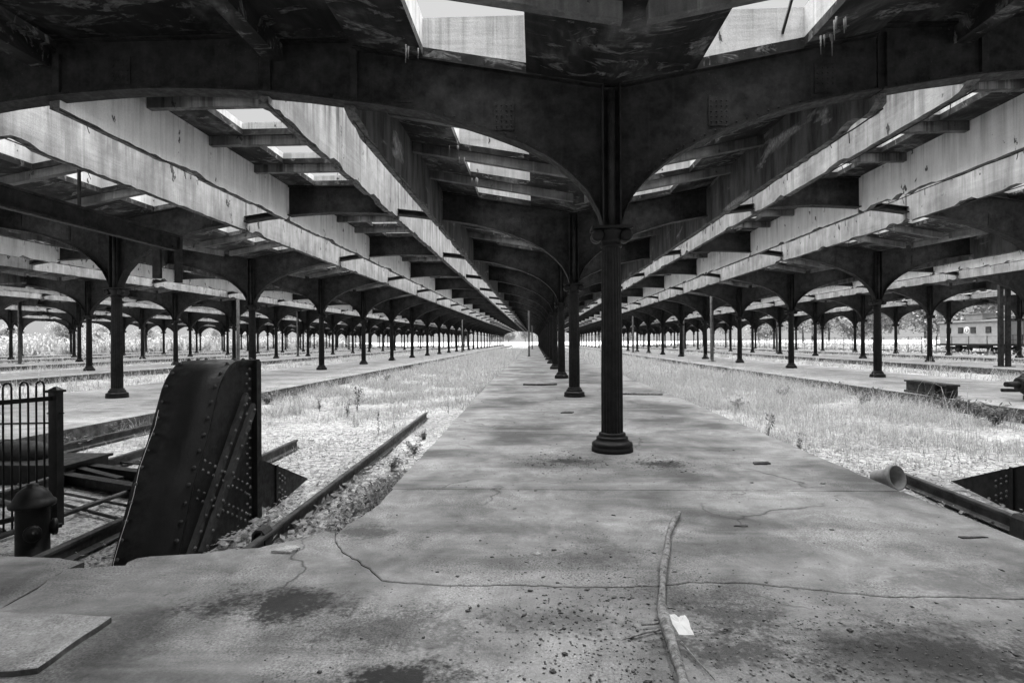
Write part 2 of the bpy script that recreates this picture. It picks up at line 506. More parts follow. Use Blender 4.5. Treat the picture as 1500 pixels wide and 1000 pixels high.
# outer platforms: long slabs cut by joints every bay, each a paving bay
for row in ROWS:
    if abs(row - 1.106) < .1: continue
    x0, x1 = EDGE[row]
    p = empty('platform', (row, 5, 0), None, None); p['kind'] = 'structure'
    y = 5.6
    k = 0
    while y < YEND + 4:
        L = BAY if y < 70 else BAY * 6
        y2 = min(y + L, YEND + 4)
        if in_view((x0 + x1) / 2, y + L / 2, 12):
            a = jitter([(x0, y), (x1, y)], .8, .004, k); b = jitter([(x1, y2 - .015), (x0, y2 - .015)], .8, .004, k + 50)
            e1 = jitter([(x1, y), (x1, y2 - .015)], .5, .012, k + 9)[1:-1]; e2 = jitter([(x0, y2 - .015), (x0, y)], .5, .012, k + 19)[1:-1]
            s = slab('paving_slab', [(q[0] - row, q[1] - 5) for q in a + e1 + b + e2], -0.42, 0.0 + rng.uniform(-.006, .006), 'platform', p)
        y = y2; k += 1

# the platform and concourse in front of the camera: slabs that follow the real joints and cracks
J2 = [(-1.62, 4.6), (-1.5, 4.4), (-1.19, 4.06), (-1.04, 3.86), (-0.75, 3.80), (-0.52, 3.79), (-0.12, 3.81), (0.33, 3.78), (0.77, 3.82),
      (1.01, 3.88), (1.41, 3.88), (1.72, 3.80), (2.18, 3.70), (2.68, 3.71), (3.3, 3.66), (3.88, 3.7)]
cp = empty('platform', (1.106, 0, 0), None, None); cp['kind'] = 'structure'
def cslab(pts, z1, mat='floor', nm='paving_slab', z0=-0.42, rot=(0, 0, 0)):
    return slab(nm, [(x - 1.106, y) for x, y in pts], z0, z1, mat, cp, bev=0.006)
y = 6.27; k = 0
while y < YEND + 4:
    L = BAY if y < 70 else BAY * 6
    y2 = min(y + L, YEND + 4)
    x0, x1 = -1.58 - min(.25, (y - 6) * .012), 3.82 + min(.15, (y - 6) * .02)
    xe0, xe1 = -1.58 - min(.25, (y2 - 6) * .012), 3.82 + min(.15, (y2 - 6) * .02)
    pts = (jitter([(x0, y), (x1, y)], .12, .006, 3 + k) + jitter([(x1, y), (xe1, y2 - .012)], .25, .012, 5 + k)[1:-1]
           + jitter([(xe1, y2 - .012), (xe0, y2 - .012)], .3, .004, 7 + k) + jitter([(xe0, y2 - .012), (x0, y)], .25, .012, 8 + k)[1:-1])
    cslab(pts, 0.0 if k == 0 else rng.uniform(-.004, .004))
    y = y2; k += 1
j2 = jitter(J2, .05, .009, 21)
g = 0.005
cslab([(x, yy + g) for x, yy in j2] + jitter([(3.86, 3.72), (3.84, 6.255)], .2, .012, 22) + jitter([(3.82, 6.248), (-1.56, 6.248)], .12, .006, 23)
      + jitter([(-1.56, 6.25), (-1.55, 5.67), (-1.63, 5.14), (-1.68, 4.85), (-1.64, 4.62)], .1, .01, 24)[1:-1], 0.001)
LX = -9.0
s3 = ([(x, yy - g) for x, yy in j2] + [(3.9, 3.69), (6.0, 3.6), (12.0, 3.6), (12.0, -3.0), (LX, -3.0), (LX, 2.4)]
      + jitter([(-4.2, 2.62), (-3.25, 3.30), (-3.28, 3.66), (-3.35, 4.0), (-2.98, 4.07), (-2.99, 4.14), (-2.98, 4.22), (-2.54, 4.33), (-2.18, 4.46), (-1.95, 4.64), (-1.80, 4.86), (-1.70, 4.82)], .07, .012, 26))
cslab(s3, -0.002)
# heaved corner slab and the loose pale plate at the left
cslab(jitter([(-9.0, 4.35), (-4.13, 4.30), (-3.62, 4.27), (-3.40, 4.2), (-3.41, 4.02), (-3.35, 3.68), (-3.32, 3.36), (-4.26, 2.7), (LX, 2.47)], .07, .012, 27), -0.03, 'floor')

# ------------------------------------------------------------------ the train shed
shed = empty('train_shed', (1.106, RY(1), 0),
             'long derelict open train shed of iron columns, riveted arches and concrete smoke ducts', 'train shed')
SHED_LOC = Vector((1.106, RY(1), 0))

class Pieces:
    """one kind of repeated part: the 300 that show largest become parts, the rest one joined part"""
    def __init__(s, name, limit=300): s.name = name; s.limit = limit; s.items = []
    def add(s, me, loc, children=()): s.items.append((me, Vector(loc), children))
    def flush(s):
        def score(it):
            p = it[1] - Vector((0, 0, CAM_H))
            d = max(p.y, .5)
            vis = 1 if (-0.97 * p.y - 6 < p.x < 0.86 * p.y + 6 and p.y > -2) else 0
            return (-vis, p.length)
        s.items.sort(key=score)
        for me, loc, ch in s.items[:s.limit]:
            o = link(s.name, me, shed, loc - SHED_LOC)
            for (nm, cm, cl) in ch: link(nm, cm, o, cl)
        rest = s.items[s.limit:]
        if not rest: return
        cache = {}; mats = []; Ms = []; Vs = []; off = 0; Fl = []; Ls = []
        for me, loc, ch in rest:
            for (m_, l_) in [(me, loc)] + [(cm, loc + Vector(cl)) for (_, cm, cl) in ch]:
                if m_.name not in cache:
                    v = np.empty(len(m_.vertices) * 3, np.float32); m_.vertices.foreach_get('co', v)
                    li = np.empty(len(m_.loops), np.int32); m_.loops.foreach_get('vertex_index', li)
                    lt = np.empty(len(m_.polygons), np.int32); m_.polygons.foreach_get('loop_total', lt)
                    mi = np.empty(len(m_.polygons), np.int32); m_.polygons.foreach_get('material_index', mi)
                    names = [q.name for q in m_.materials]
                    for q in names:
                        if q not in mats: mats.append(q)
                    mi = np.array([mats.index(q) for q in names], np.int32)[mi]
                    cache[m_.name] = (v.reshape(-1, 3), li, lt, mi)
                v, li, lt, mi = cache[m_.name]; Ms.append(mi)
                Vs.append(v + np.array(l_ - SHED_LOC, np.float32)); Fl.append(li + off); Ls.append(lt); off += len(v)
        V = np.concatenate(Vs); L = np.concatenate(Fl); T = np.concatenate(Ls)
        me = bpy.data.meshes.new(s.name + '_far')
        me.vertices.add(len(V)); me.vertices.foreach_set('co', V.ravel())
        me.loops.add(len(L)); me.loops.foreach_set('vertex_index', L.astype(np.int32))
        me.polygons.add(len(T)); me.polygons.foreach_set('loop_start', np.concatenate([[0], np.cumsum(T)[:-1]]).astype(np.int32))
        me.polygons.foreach_set('material_index', np.concatenate(Ms))
        for q in mats: me.materials.append(bpy.data.materials[q])
        me.update(calc_edges=True)
        o = link(s.name, me, shed); o['kind'] = 'stuff'

# --- columns
def column_meshes():
    b = MB()
    b.lathe([(.158, .22), (.158, .3), (.156, 1.1), (.148, 2.1), (.136, 2.96)], 40, flute=.075, nfl=20)
    shaft = b.mesh('column', 'column')
    for p in shaft.polygons: p.use_smooth = False
    b = MB()
    b.lathe([(.30, -.02), (.30, .06), (.285, .065), (.292, .085), (.295, .105), (.285, .13), (.25, .145), (.232, .165), (.225, .185), (.23, .2), (.215, .215),
             (.19, .225), (.196, .245), (.19, .265), (.168, .275)], 28)
    base = b.mesh('base', 'column')
    b = MB()
    b.lathe([(.138, 2.94), (.155, 2.955), (.158, 2.975), (.142, 2.99), (.142, 3.05), (.17, 3.1), (.2, 3.16), (.2, 3.2)], 24)
    for sx in (-1, 1):
        b.lathe([(.05, -.17), (.085, -.165), (.085, -.05), (.07, 0), (.085, .05), (.085, .165), (.05, .17)], 14, (sx * .205, 0, 3.115), 'y')
    b.box(-.29, .29, -.2, .2, 3.203, 3.245)
    cap = b.mesh('capital', 'column')
    b = MB()
    b.box(-.115, .115, -.012, .012, 3.24, 5.3)
    for sx in (-1, 1):
        b.box(sx * .125 - .01, sx * .125 + .01, -.15, .15, 3.247, 5.28)
    b.lathe([(.055, 3.25), (.055, 5.2)], 10, (0, -.085, 0))
    post = b.mesh('stanchion', 'rib')
    return shaft, base, cap, post
shaft, base, cap, post = column_meshes()
cols = Pieces('column', 300)
for row in ROWS:
    for n in range(1, NR + 1):
        if not in_view(row, RY(n), 5): continue
        cols.add(shaft, (row, RY(n), 0), [('base', base, (0, 0, 0)), ('capital', cap, (0, 0, 0)), ('stanchion', post, (0, 0, 0))])
cols.add(shaft, (1.106, RY(0), 0), [('base', base, (0, 0, 0)), ('capital', cap, (0, 0, 0)), ('stanchion', post, (0, 0, 0))])
cols.flush()

# --- arch ribs
def rib_mesh(W, full, side=None):
    """one transverse rib between two column lines, origin at the left column. full: solid web across the ducts.
    side 'L'/'R': only the half beyond the outermost row"""
    b = MB()
    def offs(a, c):
        o = sorted({a, c} | {t for t, _ in ARCH if a < t < c} | {W - t for t, _ in ARCH if a < W - t < c} | ({W / 2} if a < W / 2 < c else set()))
        r = [o[0]]
        for v in o[1:]:
            if v - r[-1] > .02: r.append(v)
        r[-1] = o[-1]
        return r
    def bz(x): return arch_z(min(x, W - x))
    def tz(x):
        t = min(x, W - x)
        if t <= A1 - .06: return roof_z(t) - .004
        if t >= A2 + .06: return MIDZ - .004
        if full: return 6.05
        return bz(x) + .14
    def seg(a, c, web=True):
        xs = offs(a, c)
        V = []; F = []
        for x in xs:
            zb, zt = bz(x), tz(x)
            V += [(x, -.014, zb), (x, .014, zb), (x, -.014, zt), (x, .014, zt)]
        for i in range(len(xs) - 1):
            q = 4 * i
            F += [(q, q + 4, q + 6, q + 2), (q + 5, q + 1, q + 3, q + 7), (q + 2, q + 6, q + 7, q + 3), (q, q + 1, q + 5, q + 4)]
        F += [(0, 2, 3, 1), (4 * len(xs) - 4, 4 * len(xs) - 3, 4 * len(xs) - 1, 4 * len(xs) - 2)]
        b.add(V, F)
        for (zf, th, wd, sg) in ((bz, .028, .15, -1), (tz, .024, .12, -1)):
            V = []; F = []
            for x in xs:
                z = zf(x) + (-.001 if zf is bz else -.003)
                V += [(x, -wd, z), (x, wd, z), (x, -wd, z + sg * th), (x, wd, z + sg * th)]
            for i in range(len(xs) - 1):
                q = 4 * i
                F += [(q, q + 1, q + 5, q + 4), (q + 2, q + 6, q + 7, q + 3), (q, q + 4, q + 6, q + 2), (q + 1, q + 3, q + 7, q + 5)]
            F += [(0, 2, 3, 1), (4 * len(xs) - 4, 4 * len(xs) - 3, 4 * len(xs) - 1, 4 * len(xs) - 2)]
            b.add(V, F)
        # angle legs riveted to the web along the bottom edge
        V = []; F = []
        for x in xs:
            z = bz(x)
            V += [(x, -.024, z + .002), (x, .024, z + .002), (x, -.024, z + .095), (x, .024, z + .095)]
        for i in range(len(xs) - 1):
            q = 4 * i
            F += [(q, q + 4, q + 6, q + 2), (q + 5, q + 1, q + 3, q + 7), (q + 2, q + 6, q + 7, q + 3)]
        b.add(V, F)
    e = .13
    if side is None:
        if full:
            seg(e, A1 - .082); seg(A1 - .058, A2 + .058); seg(A2 + .062, W - A2 - .062); seg(W - A2 - .058, W - A1 + .058); seg(W - A1 + .062, W - e)
        else:
            seg(e, A1 - .06); seg(A1 - .058, A2 + .058); seg(A2 + .06, W - A2 - .06); seg(W - A2 - .058, W - A1 + .058); seg(W - A1 + .06, W - e)
        plates = [1.55, 3.05, W / 2 - .55, W - 3.05, W - 1.55]
    elif side == 'R':
        seg(e, A1 - .06); plates = [1.55, 3.05]
    else:
        seg(W - A1 + .06, W - e); plates = [W - 1.55, W - 3.05]
    for px in plates:
        z = bz(px)
        b.box(px - .15, px + .15, -.03, .03, z + .1, min(tz(px) - .1, z + .52))
    for px in ([A1, A2, W - A2, W - A1] if (full and side is None) else []):
        b.box(px - .05 + .09, px + .05 + .09, -.07, -.0145, bz(px) + .02, 5.95)
    return b.mesh('arch_rib', 'rib')

def rivet_mesh(W, side=None):
    b = MB()
    def riv(x, z, y=-.024, r=.017, s=-1):
        V = [(x + r * math.cos(a), y, z + r * math.sin(a)) for a in [k * math.pi / 3 for k in range(6)]] + [(x + r * .55 * math.cos(a), y + s * .012, z + r * .55 * math.sin(a)) for a in [k * math.pi / 3 for k in range(6)]]
        F = [(k, (k + 1) % 6, 6 + (k + 1) % 6, 6 + k) for k in range(6)] + [tuple(range(6, 12))]
        b.add(V, F, True)
    x = .25
    while x < W - .25:
        t = min(x, W - x)
        riv(x, arch_z(t) + .055)
        x += .15 if t > 1 else .1
    for px in [1.55, 3.05, W / 2 - .55, W - 3.05, W - 1.55]:
        z = arch_z(min(px, W - px))
        for i in range(4):
            for j in range(5):
                riv(px - .11 + i * .073, z + .16 + j * .075, -.03, .014)
    return b.mesh('rivets', 'rib')

ribs = Pieces('arch_rib', 300)
for i, row in enumerate(ROWS):
    W = (ROWS[i + 1] - row) if i + 1 < len(ROWS) else 13.0
    side = None if i + 1 < len(ROWS) else 'R'
    m_full = rib_mesh(W, True, side); m_open = rib_mesh(W, False, side); rv = rivet_mesh(W) if 2 <= i <= 6 else None
    for n in range(-1, NR + 1):
        if not in_view(row + W / 2, RY(n), 13): continue
        ch = [('rivets', rv, (0, 0, 0))] if (rv and 1 <= n <= 4) else []
        ribs.add(m_full if n <= 1 else m_open, (row, RY(n), 0), ch)
mL = rib_mesh(13.5, False, 'L')
for n in range(6, NR + 1):
    if in_view(ROWS[0] - 4, RY(n), 8): ribs.add(mL, (ROWS[0] - 13.5, RY(n), 0))
ribs.flush()
for o in COL.objects:
    if o.name.startswith('rivets'): o['kind'] = 'stuff'

# --- roof slabs, purlins, skylight curbs and duct walls, bay by bay
NP = 4
PB = BAY / NP
def sloped_box(b, xa, xb, y0, y1, za, zb, th):
    if xa > xb: xa, xb, za, zb = xb, xa, zb, za
    b.hexa([(xa, y0, za), (xb, y0, zb), (xb, y1, zb), (xa, y1, za), (xa, y0, za + th), (xb, y0, zb + th), (xb, y1, zb + th), (xa, y1, za + th)])

S0, S1 = 1.22, 2.72          # skylight opening in the umbrella roofs, from the column line
def canopy_panel(sg):
    b = MB(); th = .13
    z = roof_z
    sloped_box(b, 0, sg * S0, 0.0, BAY, z(0), z(S0), th)
    sloped_box(b, sg * S1, sg * (A1 - .082), 0.0, BAY, z(S1), z(A1), th)
    for k in range(NP + 1):
        ya = 0 if k == 0 else k * PB - .11
        yb = BAY if k == NP else k * PB + .11
        sloped_box(b, sg * S0, sg * S1, ya, yb, z(S0), z(S1), th)
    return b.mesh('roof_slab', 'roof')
def mid_panel(W):
    b = MB(); th = .13
    c = W / 2; h = .75; a = A2 + .082
    b.box(a, c - h, 0, BAY, MIDZ, MIDZ + th); b.box(c + h, W - a, 0, BAY, MIDZ, MIDZ + th)
    for k in range(NP + 1):
        ya = 0 if k == 0 else k * PB - .11
        yb = BAY if k == NP else k * PB + .11
        b.box(c - h, c + h, ya, yb, MIDZ, MIDZ + th)
    return b.mesh('roof_slab', 'roof')
def purlin_mesh(xa, xb, za, zb):
    b = MB()
    if xa > xb: xa, xb, za, zb = xb, xa, zb, za
    d = .2
    b.hexa([(xa, -.075, za - d), (xb, -.075, zb - d), (xb, .075, zb - d), (xa, .075, za - d), (xa, -.075, za - .003), (xb, -.075, zb - .003), (xb, .075, zb - .003), (xa, .075, za - .003)])
    return b.mesh('purlin', 'purlin')
def curb_mesh(xa, xb, za, zb, L, hgt):
    """upstand round one skylight, open to the sky, plus its steel frame line"""
    b = MB(); t = .09
    if xa > xb: xa, xb, za, zb = xb, xa, zb, za
    th = .133
    ztop = max(za, zb) + th + hgt
    def wall(x0, x1, y0, y1, z0, z1): b.hexa([(x0, y0, z0), (x1, y0, z1), (x1, y1, z1), (x0, y1, z0), (x0, y0, ztop), (x1, y0, ztop), (x1, y1, ztop), (x0, y1, ztop)])
    # lined down through the slab so the reveal reads as one face
    wall(xa - t, xa - .001, -t, L + t, za + th, za + th); wall(xb + .001, xb + t, -t, L + t, zb + th, zb + th)
    wall(xa, xb, -t, -.001, za + th, zb + th); wall(xa, xb, L + .001, L + t, za + th, zb + th)
    return b.mesh('skylight_curb', 'curb')
def bars_mesh(xa, xb, z, L, kind):
    b = MB()
    xa, xb = min(xa, xb), max(xa, xb)
    if kind == 0: b.bar((xa, L * .45, z), (xb, L * .55, z + .02), .03, .05)
    elif kind == 1:
        for k in (1, 2): b.bar((xa + (xb - xa) * k / 3, 0, z), (xa + (xb - xa) * k / 3, L, z), .03, .05)
    else: b.bar((xa + (xb - xa) * .5, 0, z), (xa + (xb - xa) * .8, L, z - .22), .03, .05)
    return b.mesh('glazing_bar', 'bar')

def wall_mesh(zb, seed, mneg, mpos, L=BAY):
    """one bay of smoke-duct wall: 0.12 m concrete, its bottom edge broken away"""
    r = random.Random(seed); b = MB(); n = 44; t = .08
    V = []; F = []
    z = 0
    ys = [.02 + (L - .04) * i / n for i in range(n + 1)]
    sp = []
    cur = 0; hold = 0
    for i in range(n + 1):
        if hold > 0: hold -= 1
        else:
            cur = 0
            if r.random() < .07: cur = r.uniform(.025, .1); hold = r.randint(1, 4)
        e = .09 if (i in (0, n) and r.random() < .6) else 0
        sp.append(cur * r.uniform(.7, 1.1) + r.uniform(-.006, .006) + e)
    for i, yv in enumerate(ys):
        V += [(-t, yv, zb + sp[i]), (t, yv, zb + sp[i] + r.uniform(-.01, .02)), (-t, yv, 6.85), (t, yv, 6.85)]
    for i in range(n):
        q = 4 * i
        F += [(q + 4, q, q + 2, q + 6), (q + 1, q + 5, q + 7, q + 3), (q + 2, q + 3, q + 7, q + 6), (q, q + 4, q + 5, q + 1)]
    F += [(0, 1, 3, 2), (4 * n + 1, 4 * n, 4 * n + 2, 4 * n + 3)]
    b.add(V, F)
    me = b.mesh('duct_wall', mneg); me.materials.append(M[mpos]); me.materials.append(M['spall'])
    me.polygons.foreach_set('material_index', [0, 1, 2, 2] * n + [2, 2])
    return me
def wall_rod(seed):
    """bare reinforcing bar along the broken bottom edge"""
    r = random.Random(seed); b = MB()
    pts = []
    for i in range(14):
        pts.append((r.uniform(-.02, .02) + .05, .05 + (BAY - .1) * i / 13, r.uniform(-.018, .012)))
    b.tube(pts, .012, 5)
    for i in range(5):
        yv = r.uniform(.3, BAY - .3)
        b.tube([(.05, yv, 0), (.05 + r.uniform(-.03, .03), yv + r.uniform(-.06, .06), -r.uniform(.06, .2))], .007, 4)
    return b.mesh('bare_rebar', 'rust')

panels, purl, curbs, walls, caps_ = Pieces('roof_slab'), Pieces('purlin'), Pieces('skylight_curb'), Pieces('duct_wall'), Pieces('duct_cover')
cpm = {1: canopy_panel(1), -1: canopy_panel(-1)}
pum = {1: purlin_mesh(.14, A1 - .085, roof_z(.14), roof_z(A1)), -1: purlin_mesh(-.14, -A1 + .065, roof_z(.14), roof_z(A1))}
OL = PB - .22
cum = {sg: curb_mesh(sg * S0, sg * S1, roof_z(S0), roof_z(S1), OL, .42) for sg in (1, -1)}
bam = {sg: [bars_mesh(sg * S0, sg * S1, roof_z(S1) + .42, OL, k) for k in range(3)] for sg in (1, -1)}
wo = {1: [wall_mesh(4.9, 100 + k, 'blackish', 'duct') for k in range(4)], -1: [wall_mesh(4.9, 110 + k, 'duct', 'blackish') for k in range(4)]}
wi = {1: [wall_mesh(5.16, 200 + k, 'duct', 'duct_lit') for k in range(4)], -1: [wall_mesh(5.16, 210 + k, 'duct_lit', 'duct') for k in range(4)]}
rods = [wall_rod(300 + k) for k in range(4)]
b = MB(); b.box(A1 - .082, A2 + .062, 0, BAY, 6.06, 6.2); cover = b.mesh('duct_cover', 'roof')
b = MB(); b.box(-.13, .13, 0, BAY, 5.78, 6.056); beam0 = b.mesh('long_beam', 'roof')
beams0 = Pieces('long_beam')
for i, row in enumerate(ROWS):
    last = i + 1 == len(ROWS)
    W = 13.0 if last else ROWS[i + 1] - row
    if not last:
        b = MB(); b.box(A2 + .082, W - A2 - .082, 0, BAY, MIDZ, MIDZ + .13); mps = b.mesh('roof_slab', 'roof')
        mp = mid_panel(W); mpu = purlin_mesh(A2 + .085, W - A2 - .085, MIDZ, MIDZ)
        mcu = curb_mesh(W / 2 - .75, W / 2 + .75, MIDZ, MIDZ, OL, .14)
        mba = [bars_mesh(W / 2 - .75, W / 2 + .75, MIDZ + .27, OL, k) for k in range(3)]
    for n in range(-2, NR):
        y = RY(n)
        for sg in (1, -1):
            if not in_view(row + sg * 2, y + BAY / 2, 13): continue
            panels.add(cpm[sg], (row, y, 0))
            for k in range(NP):
                if k: purl.add(pum[sg], (row, y + k * PB, 0))
                ch = [('glazing_bar', rng.choice(bam[sg]), (0, 0, 0))] if rng.random() < .55 else []
                curbs.add(cum[sg], (row, y + k * PB + .11, 0), ch)
            ch = [('bare_rebar', rng.choice(rods), (0, 0, 4.9))] if y < 60 else []
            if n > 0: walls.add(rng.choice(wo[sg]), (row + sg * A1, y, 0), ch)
        if last or not in_view(row + W / 2, y + BAY / 2, 13): continue
        panels.add(mp if n > 0 else mps, (row, y, 0))
        for k in range(NP):
            if n <= 0: break
            if k: purl.add(mpu, (row, y + k * PB, 0))
            ch = [('glazing_bar', rng.choice(mba), (0, 0, 0))] if rng.random() < .4 else []
            curbs.add(mcu, (row, y + k * PB + .11, 0), ch)
        for xx in (A2, W - A2):
            ch = [('bare_rebar', rng.choice(rods), (0, 0, 5.16))] if y < 60 else []
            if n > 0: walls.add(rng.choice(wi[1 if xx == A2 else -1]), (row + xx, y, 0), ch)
            else: beams0.add(beam0, (row + xx + (-.18 if xx == A2 else .18), y, 0))
        if n <= 0:
            caps_.add(cover, (row, y, 0)); caps_.add(cover, (row + W - A1 - A2, y, 0))
for p in (panels, purl, curbs, walls, caps_, beams0): p.flush()

# --- plain steel posts set later under the roof
def post_part(x, y, z1, r, pair=False):
    b = MB()
    if pair:
        for dx in (-.2, .2): b.bar((dx, 0, 0), (dx, 0, z1), .2, .2, (0, 1, 0))
        b.box(-.42, .42, -.25, .25, 0, .04)
    else:
        b.lathe([(r * 2.2, 0), (r * 2.2, .03), (r, .04), (r, z1)], 12)
    link('steel_post', b.mesh('steel_post', 'rust'), shed, Vector((x, y, 0)) - SHED_LOC)
post_part(-.69, 60.4, 5.0, .1)
post_part(26.5, 33.9, 5.2, .2, True)
for (x, y) in [(-41.2, 44.7), (-38.5, 52), (-24.6, 47), (-11.2, 88), (-.7, 118), (-52, 75), (-27.5, 66), (15.6, 62), (13, 78), (28.6, 70), (-42, 92), (-14, 120), (13.2, 44)]:
    post_part(x, y, 5.3, .13)
# broken service gantry hanging under the left roof
b = MB()
for zz in (4.6, 4.2):
    b.bar((0, -8, zz), (0, 7.6, zz), .16, .05)
b.bar((0, -8, 4.4), (0, 7.6, 4.4), .02, .4)
b.bar((-.45, 7.3, 4.2), (-.45, 7.3, 3.4), .22, .1, (0, 1, 0)); b.bar((0, 7.55, 4.62), (0, 7.55, 3.3), .18, .1, (0, 1, 0))
b.bar((-.6, 7.3, 4.25), (0.05, 7.3, 4.25), .12, .12)
b.bar((0, 4, 4.6), (0, 4, 5.7), .05, .05, (0, 1, 0)); b.bar((0, -2, 4.6), (0, -2, 5.7), .05, .05, (0, 1, 0))
link('hanging_gantry', b.mesh('hanging_gantry', 'rib'), shed, Vector((-10.05, 8.4, 0)) - SHED_LOC, label='broken dark steel beam hanging under the left roof')
# icicle-like lime drips under the near skylights
b = MB()
for (x, y, z) in [(-1.62, 11.6, 5.55), (-1.55, 12.1, 5.45), (-1.45, 13.8, 5.5), (3.85, 7.75, 5.6), (3.8, 7.4, 5.6), (-1.62, 7.7, 5.55)]:
    for k in range(4):
        dx, dy = rng.uniform(-.1, .1), rng.uniform(-.06, .06)
        b.tube([(x + dx, y + dy, z), (x + dx, y + dy, z - rng.uniform(.08, .3))], [.014, .004], 5)
o = link('lime_drips', b.mesh('lime_drips', 'purlin'), shed, -SHED_LOC); o['kind'] = 'stuff'

# ------------------------------------------------------------------ bumping posts at the ends of the tracks
PROF = [(4.66, -.36), (4.78, -.06), (4.95, .36), (5.16, .71), (5.36, 1.16), (5.42, 1.25), (5.5, 1.33), (5.58, 1.385), (5.68, 1.42), (6.18, 1.42)]
def rivets(points, nrm, name, mat, parent, r=.014):
    """round rivet heads joined into one part"""
    b = MB(); nn = Vector(nrm).normalized()
    a = nn.cross(Vector((0, 0, 1)) if abs(nn.z) < .9 else Vector((1, 0, 0))).normalized(); c = nn.cross(a)
    for p in points:
        p = Vector(p)
        r_ = r
        V = [p + (a * math.cos(k * math.pi / 4) + c * math.sin(k * math.pi / 4)) * r for k in range(8)] + \
            [p + (a * math.cos(k * math.pi / 4) + c * math.sin(k * math.pi / 4)) * r * .7 + nn * r * .6 for k in range(8)] + [p + nn * r * .85]
        F = [(k, (k + 1) % 8, 8 + (k + 1) % 8, 8 + k) for k in range(8)] + [(8 + k, 8 + (k + 1) % 8, 16) for k in range(8)]
        b.add(V, F, True)
    o = link(name, b.mesh(name, mat), parent); o['kind'] = 'stuff'
    return o
def along(poly, step):
    o = []; acc = 0
    for (a, b_) in zip(poly, poly[1:]):
        L = math.dist(a, b_); d = acc
        while d < L:
            t = d / L; o.append(tuple(a[i] + (b_[i] - a[i]) * t for i in range(len(a)))); d += step
        acc = d - L
    return o
def bumping_post(cx, label, wire=False):
    root = empty('bumping_post', (cx, 5.4, -.33), label, 'buffer stop', 'riveted bumping posts')
    L = lambda p: (p[0], p[1] - 5.4, p[2] + .33)
    hw = .275
    # front plate wrapped over the nose
    b = MB(); V = []; F = []
    for (y, z) in PROF: V += [L((-hw, y, z)), L((hw, y, z)), L((-hw, y + .012, z - .012)), L((hw, y + .012, z - .012))]
    for i in range(len(PROF) - 1):
        q = 4 * i
        F += [(q, q + 1, q + 5, q + 4), (q + 2, q + 6, q + 7, q + 3), (q, q + 4, q + 6, q + 2), (q + 1, q + 3, q + 7, q + 5)]
    b.add(V, F, True)
    fp = link('front_plate', b.mesh('front_plate', 'steel'), root)
    pts = []
    for sx in (-.24, .24):
        for (y, z) in along(PROF, .155): pts.append(L((sx, y - .004, z + .004)))
    rivets(pts, (0, -.75, .6), 'rivets', 'rail', fp, .02)
    for sg in (-1, 1):
        b = MB()
        xo = sg * (hw - .05)
        poly = PROF + [(6.18, -.36)]
        n = len(poly)
        V = [L((xo - .008, y + (.01 if i < n - 1 else 0), z - .015)) for i, (y, z) in enumerate(poly)] + [L((xo + .008, y + (.01 if i < n - 1 else 0), z - .015)) for i, (y, z) in enumerate(poly)]
        b.add(V, [tuple(range(n)), tuple(range(2 * n - 1, n - 1, -1))] + [(i, n + i, n + (i + 1) % n, (i + 1) % n) for i in range(n)])
        sp = link('side_plate', b.mesh('side_plate', 'steel'), root)
        # rim angle following the plate edge
        b = MB(); V = []; F = []
        inner = [(y + .075, z - .03 if z < 1.3 else z - .075) for (y, z) in PROF]
        for (y, z), (yi, zi) in zip(PROF, inner):
            V += [L((sg * (hw + .004), y + .004, z - .004)), L((sg * (hw - .05 + .012), yi, zi)), L((sg * (hw + .004), yi - .06, zi)) ]
        for i in range(len(PROF) - 1):
            q = 3 * i
            F += [(q, q + 3, q + 4, q + 1)]
        b.add(V, F)
        b.bar(L((sg * (hw - .02), 6.14, -.36)), L((sg * (hw - .02), 6.14, 1.4)), .07, .1, (0, 1, 0))
        link('edge_angle', b.mesh('edge_angle', 'steel'), root)
        # diagonal straps
        for (p, q, w) in (((4.93, -.25), (5.93, 1.06), .055), ((5.12, -.3), (6.1, .93), .085)):
            b = MB(); b.bar(L((sg * (hw - .025), p[0], p[1])), L((sg * (hw - .025), q[0], q[1])), w, .05, (sg, 0, 0))
            st = link('diagonal_strap', b.mesh('diagonal_strap', 'rust'), root)
            pl = along([(sg * (hw + .001), p[0] + .04, p[1] + .05), (sg * (hw + .001), q[0], q[1])], .145)
            rivets([L(v) for v in pl], (sg, 0, 0), 'rivets', 'rivet', st, .018)
        pts = []
        for (y0, z0, dy, dz, k) in ((5.2, .52, .085, -.045, 11), (5.17, .44, .085, -.045, 11), (5.1, .27, .085, -.045, 12), (5.08, .2, .085, -.045, 12)):
            for i in range(k):
                pts.append(L((sg * (hw - .042), y0 + i * dy, z0 + i * dz)))
        for i in range(15):
            for yy in (5.98, 6.04): pts.append(L((sg * (hw - .042), yy, -.2 + i * .105 + (.05 if yy > 6 else 0))))
        rivets([p for p in pts if p[2] > .02], (sg, 0, 0), 'rivets', 'rivet', sp, .017)
        # raking ground brace behind the post
        b = MB(); xb = sg * .18
        tri = [(6.2, .36), (6.95, .07), (7.72, -.24), (6.62, -.36), (6.2, -.1)]
        n = len(tri)
        b.add([L((xb - .012, y, z)) for y, z in tri] + [L((xb + .012, y, z)) for y, z in tri],
              [tuple(range(n)), tuple(range(2 * n - 1, n - 1, -1))] + [(i, n + i, n + (i + 1) % n, (i + 1) % n) for i in range(n)])
        b.bar(L((xb + sg * .02, 6.75, .15)), L((xb + sg * .02, 6.75, -.33)), .02, .05, (0, 1, 0))
        gb = link('ground_brace', b.mesh('ground_brace', 'steel'), root)
        pts = [L((xb + sg * .013, 6.83 + i * .075, .03 - i * .045 - j * .06 - (.05 if j > 1 else 0))) for i in range(3) for j in range(4)]
        rivets(pts, (sg, 0, 0), 'rivets', 'rivet', gb, .017)
    b = MB()
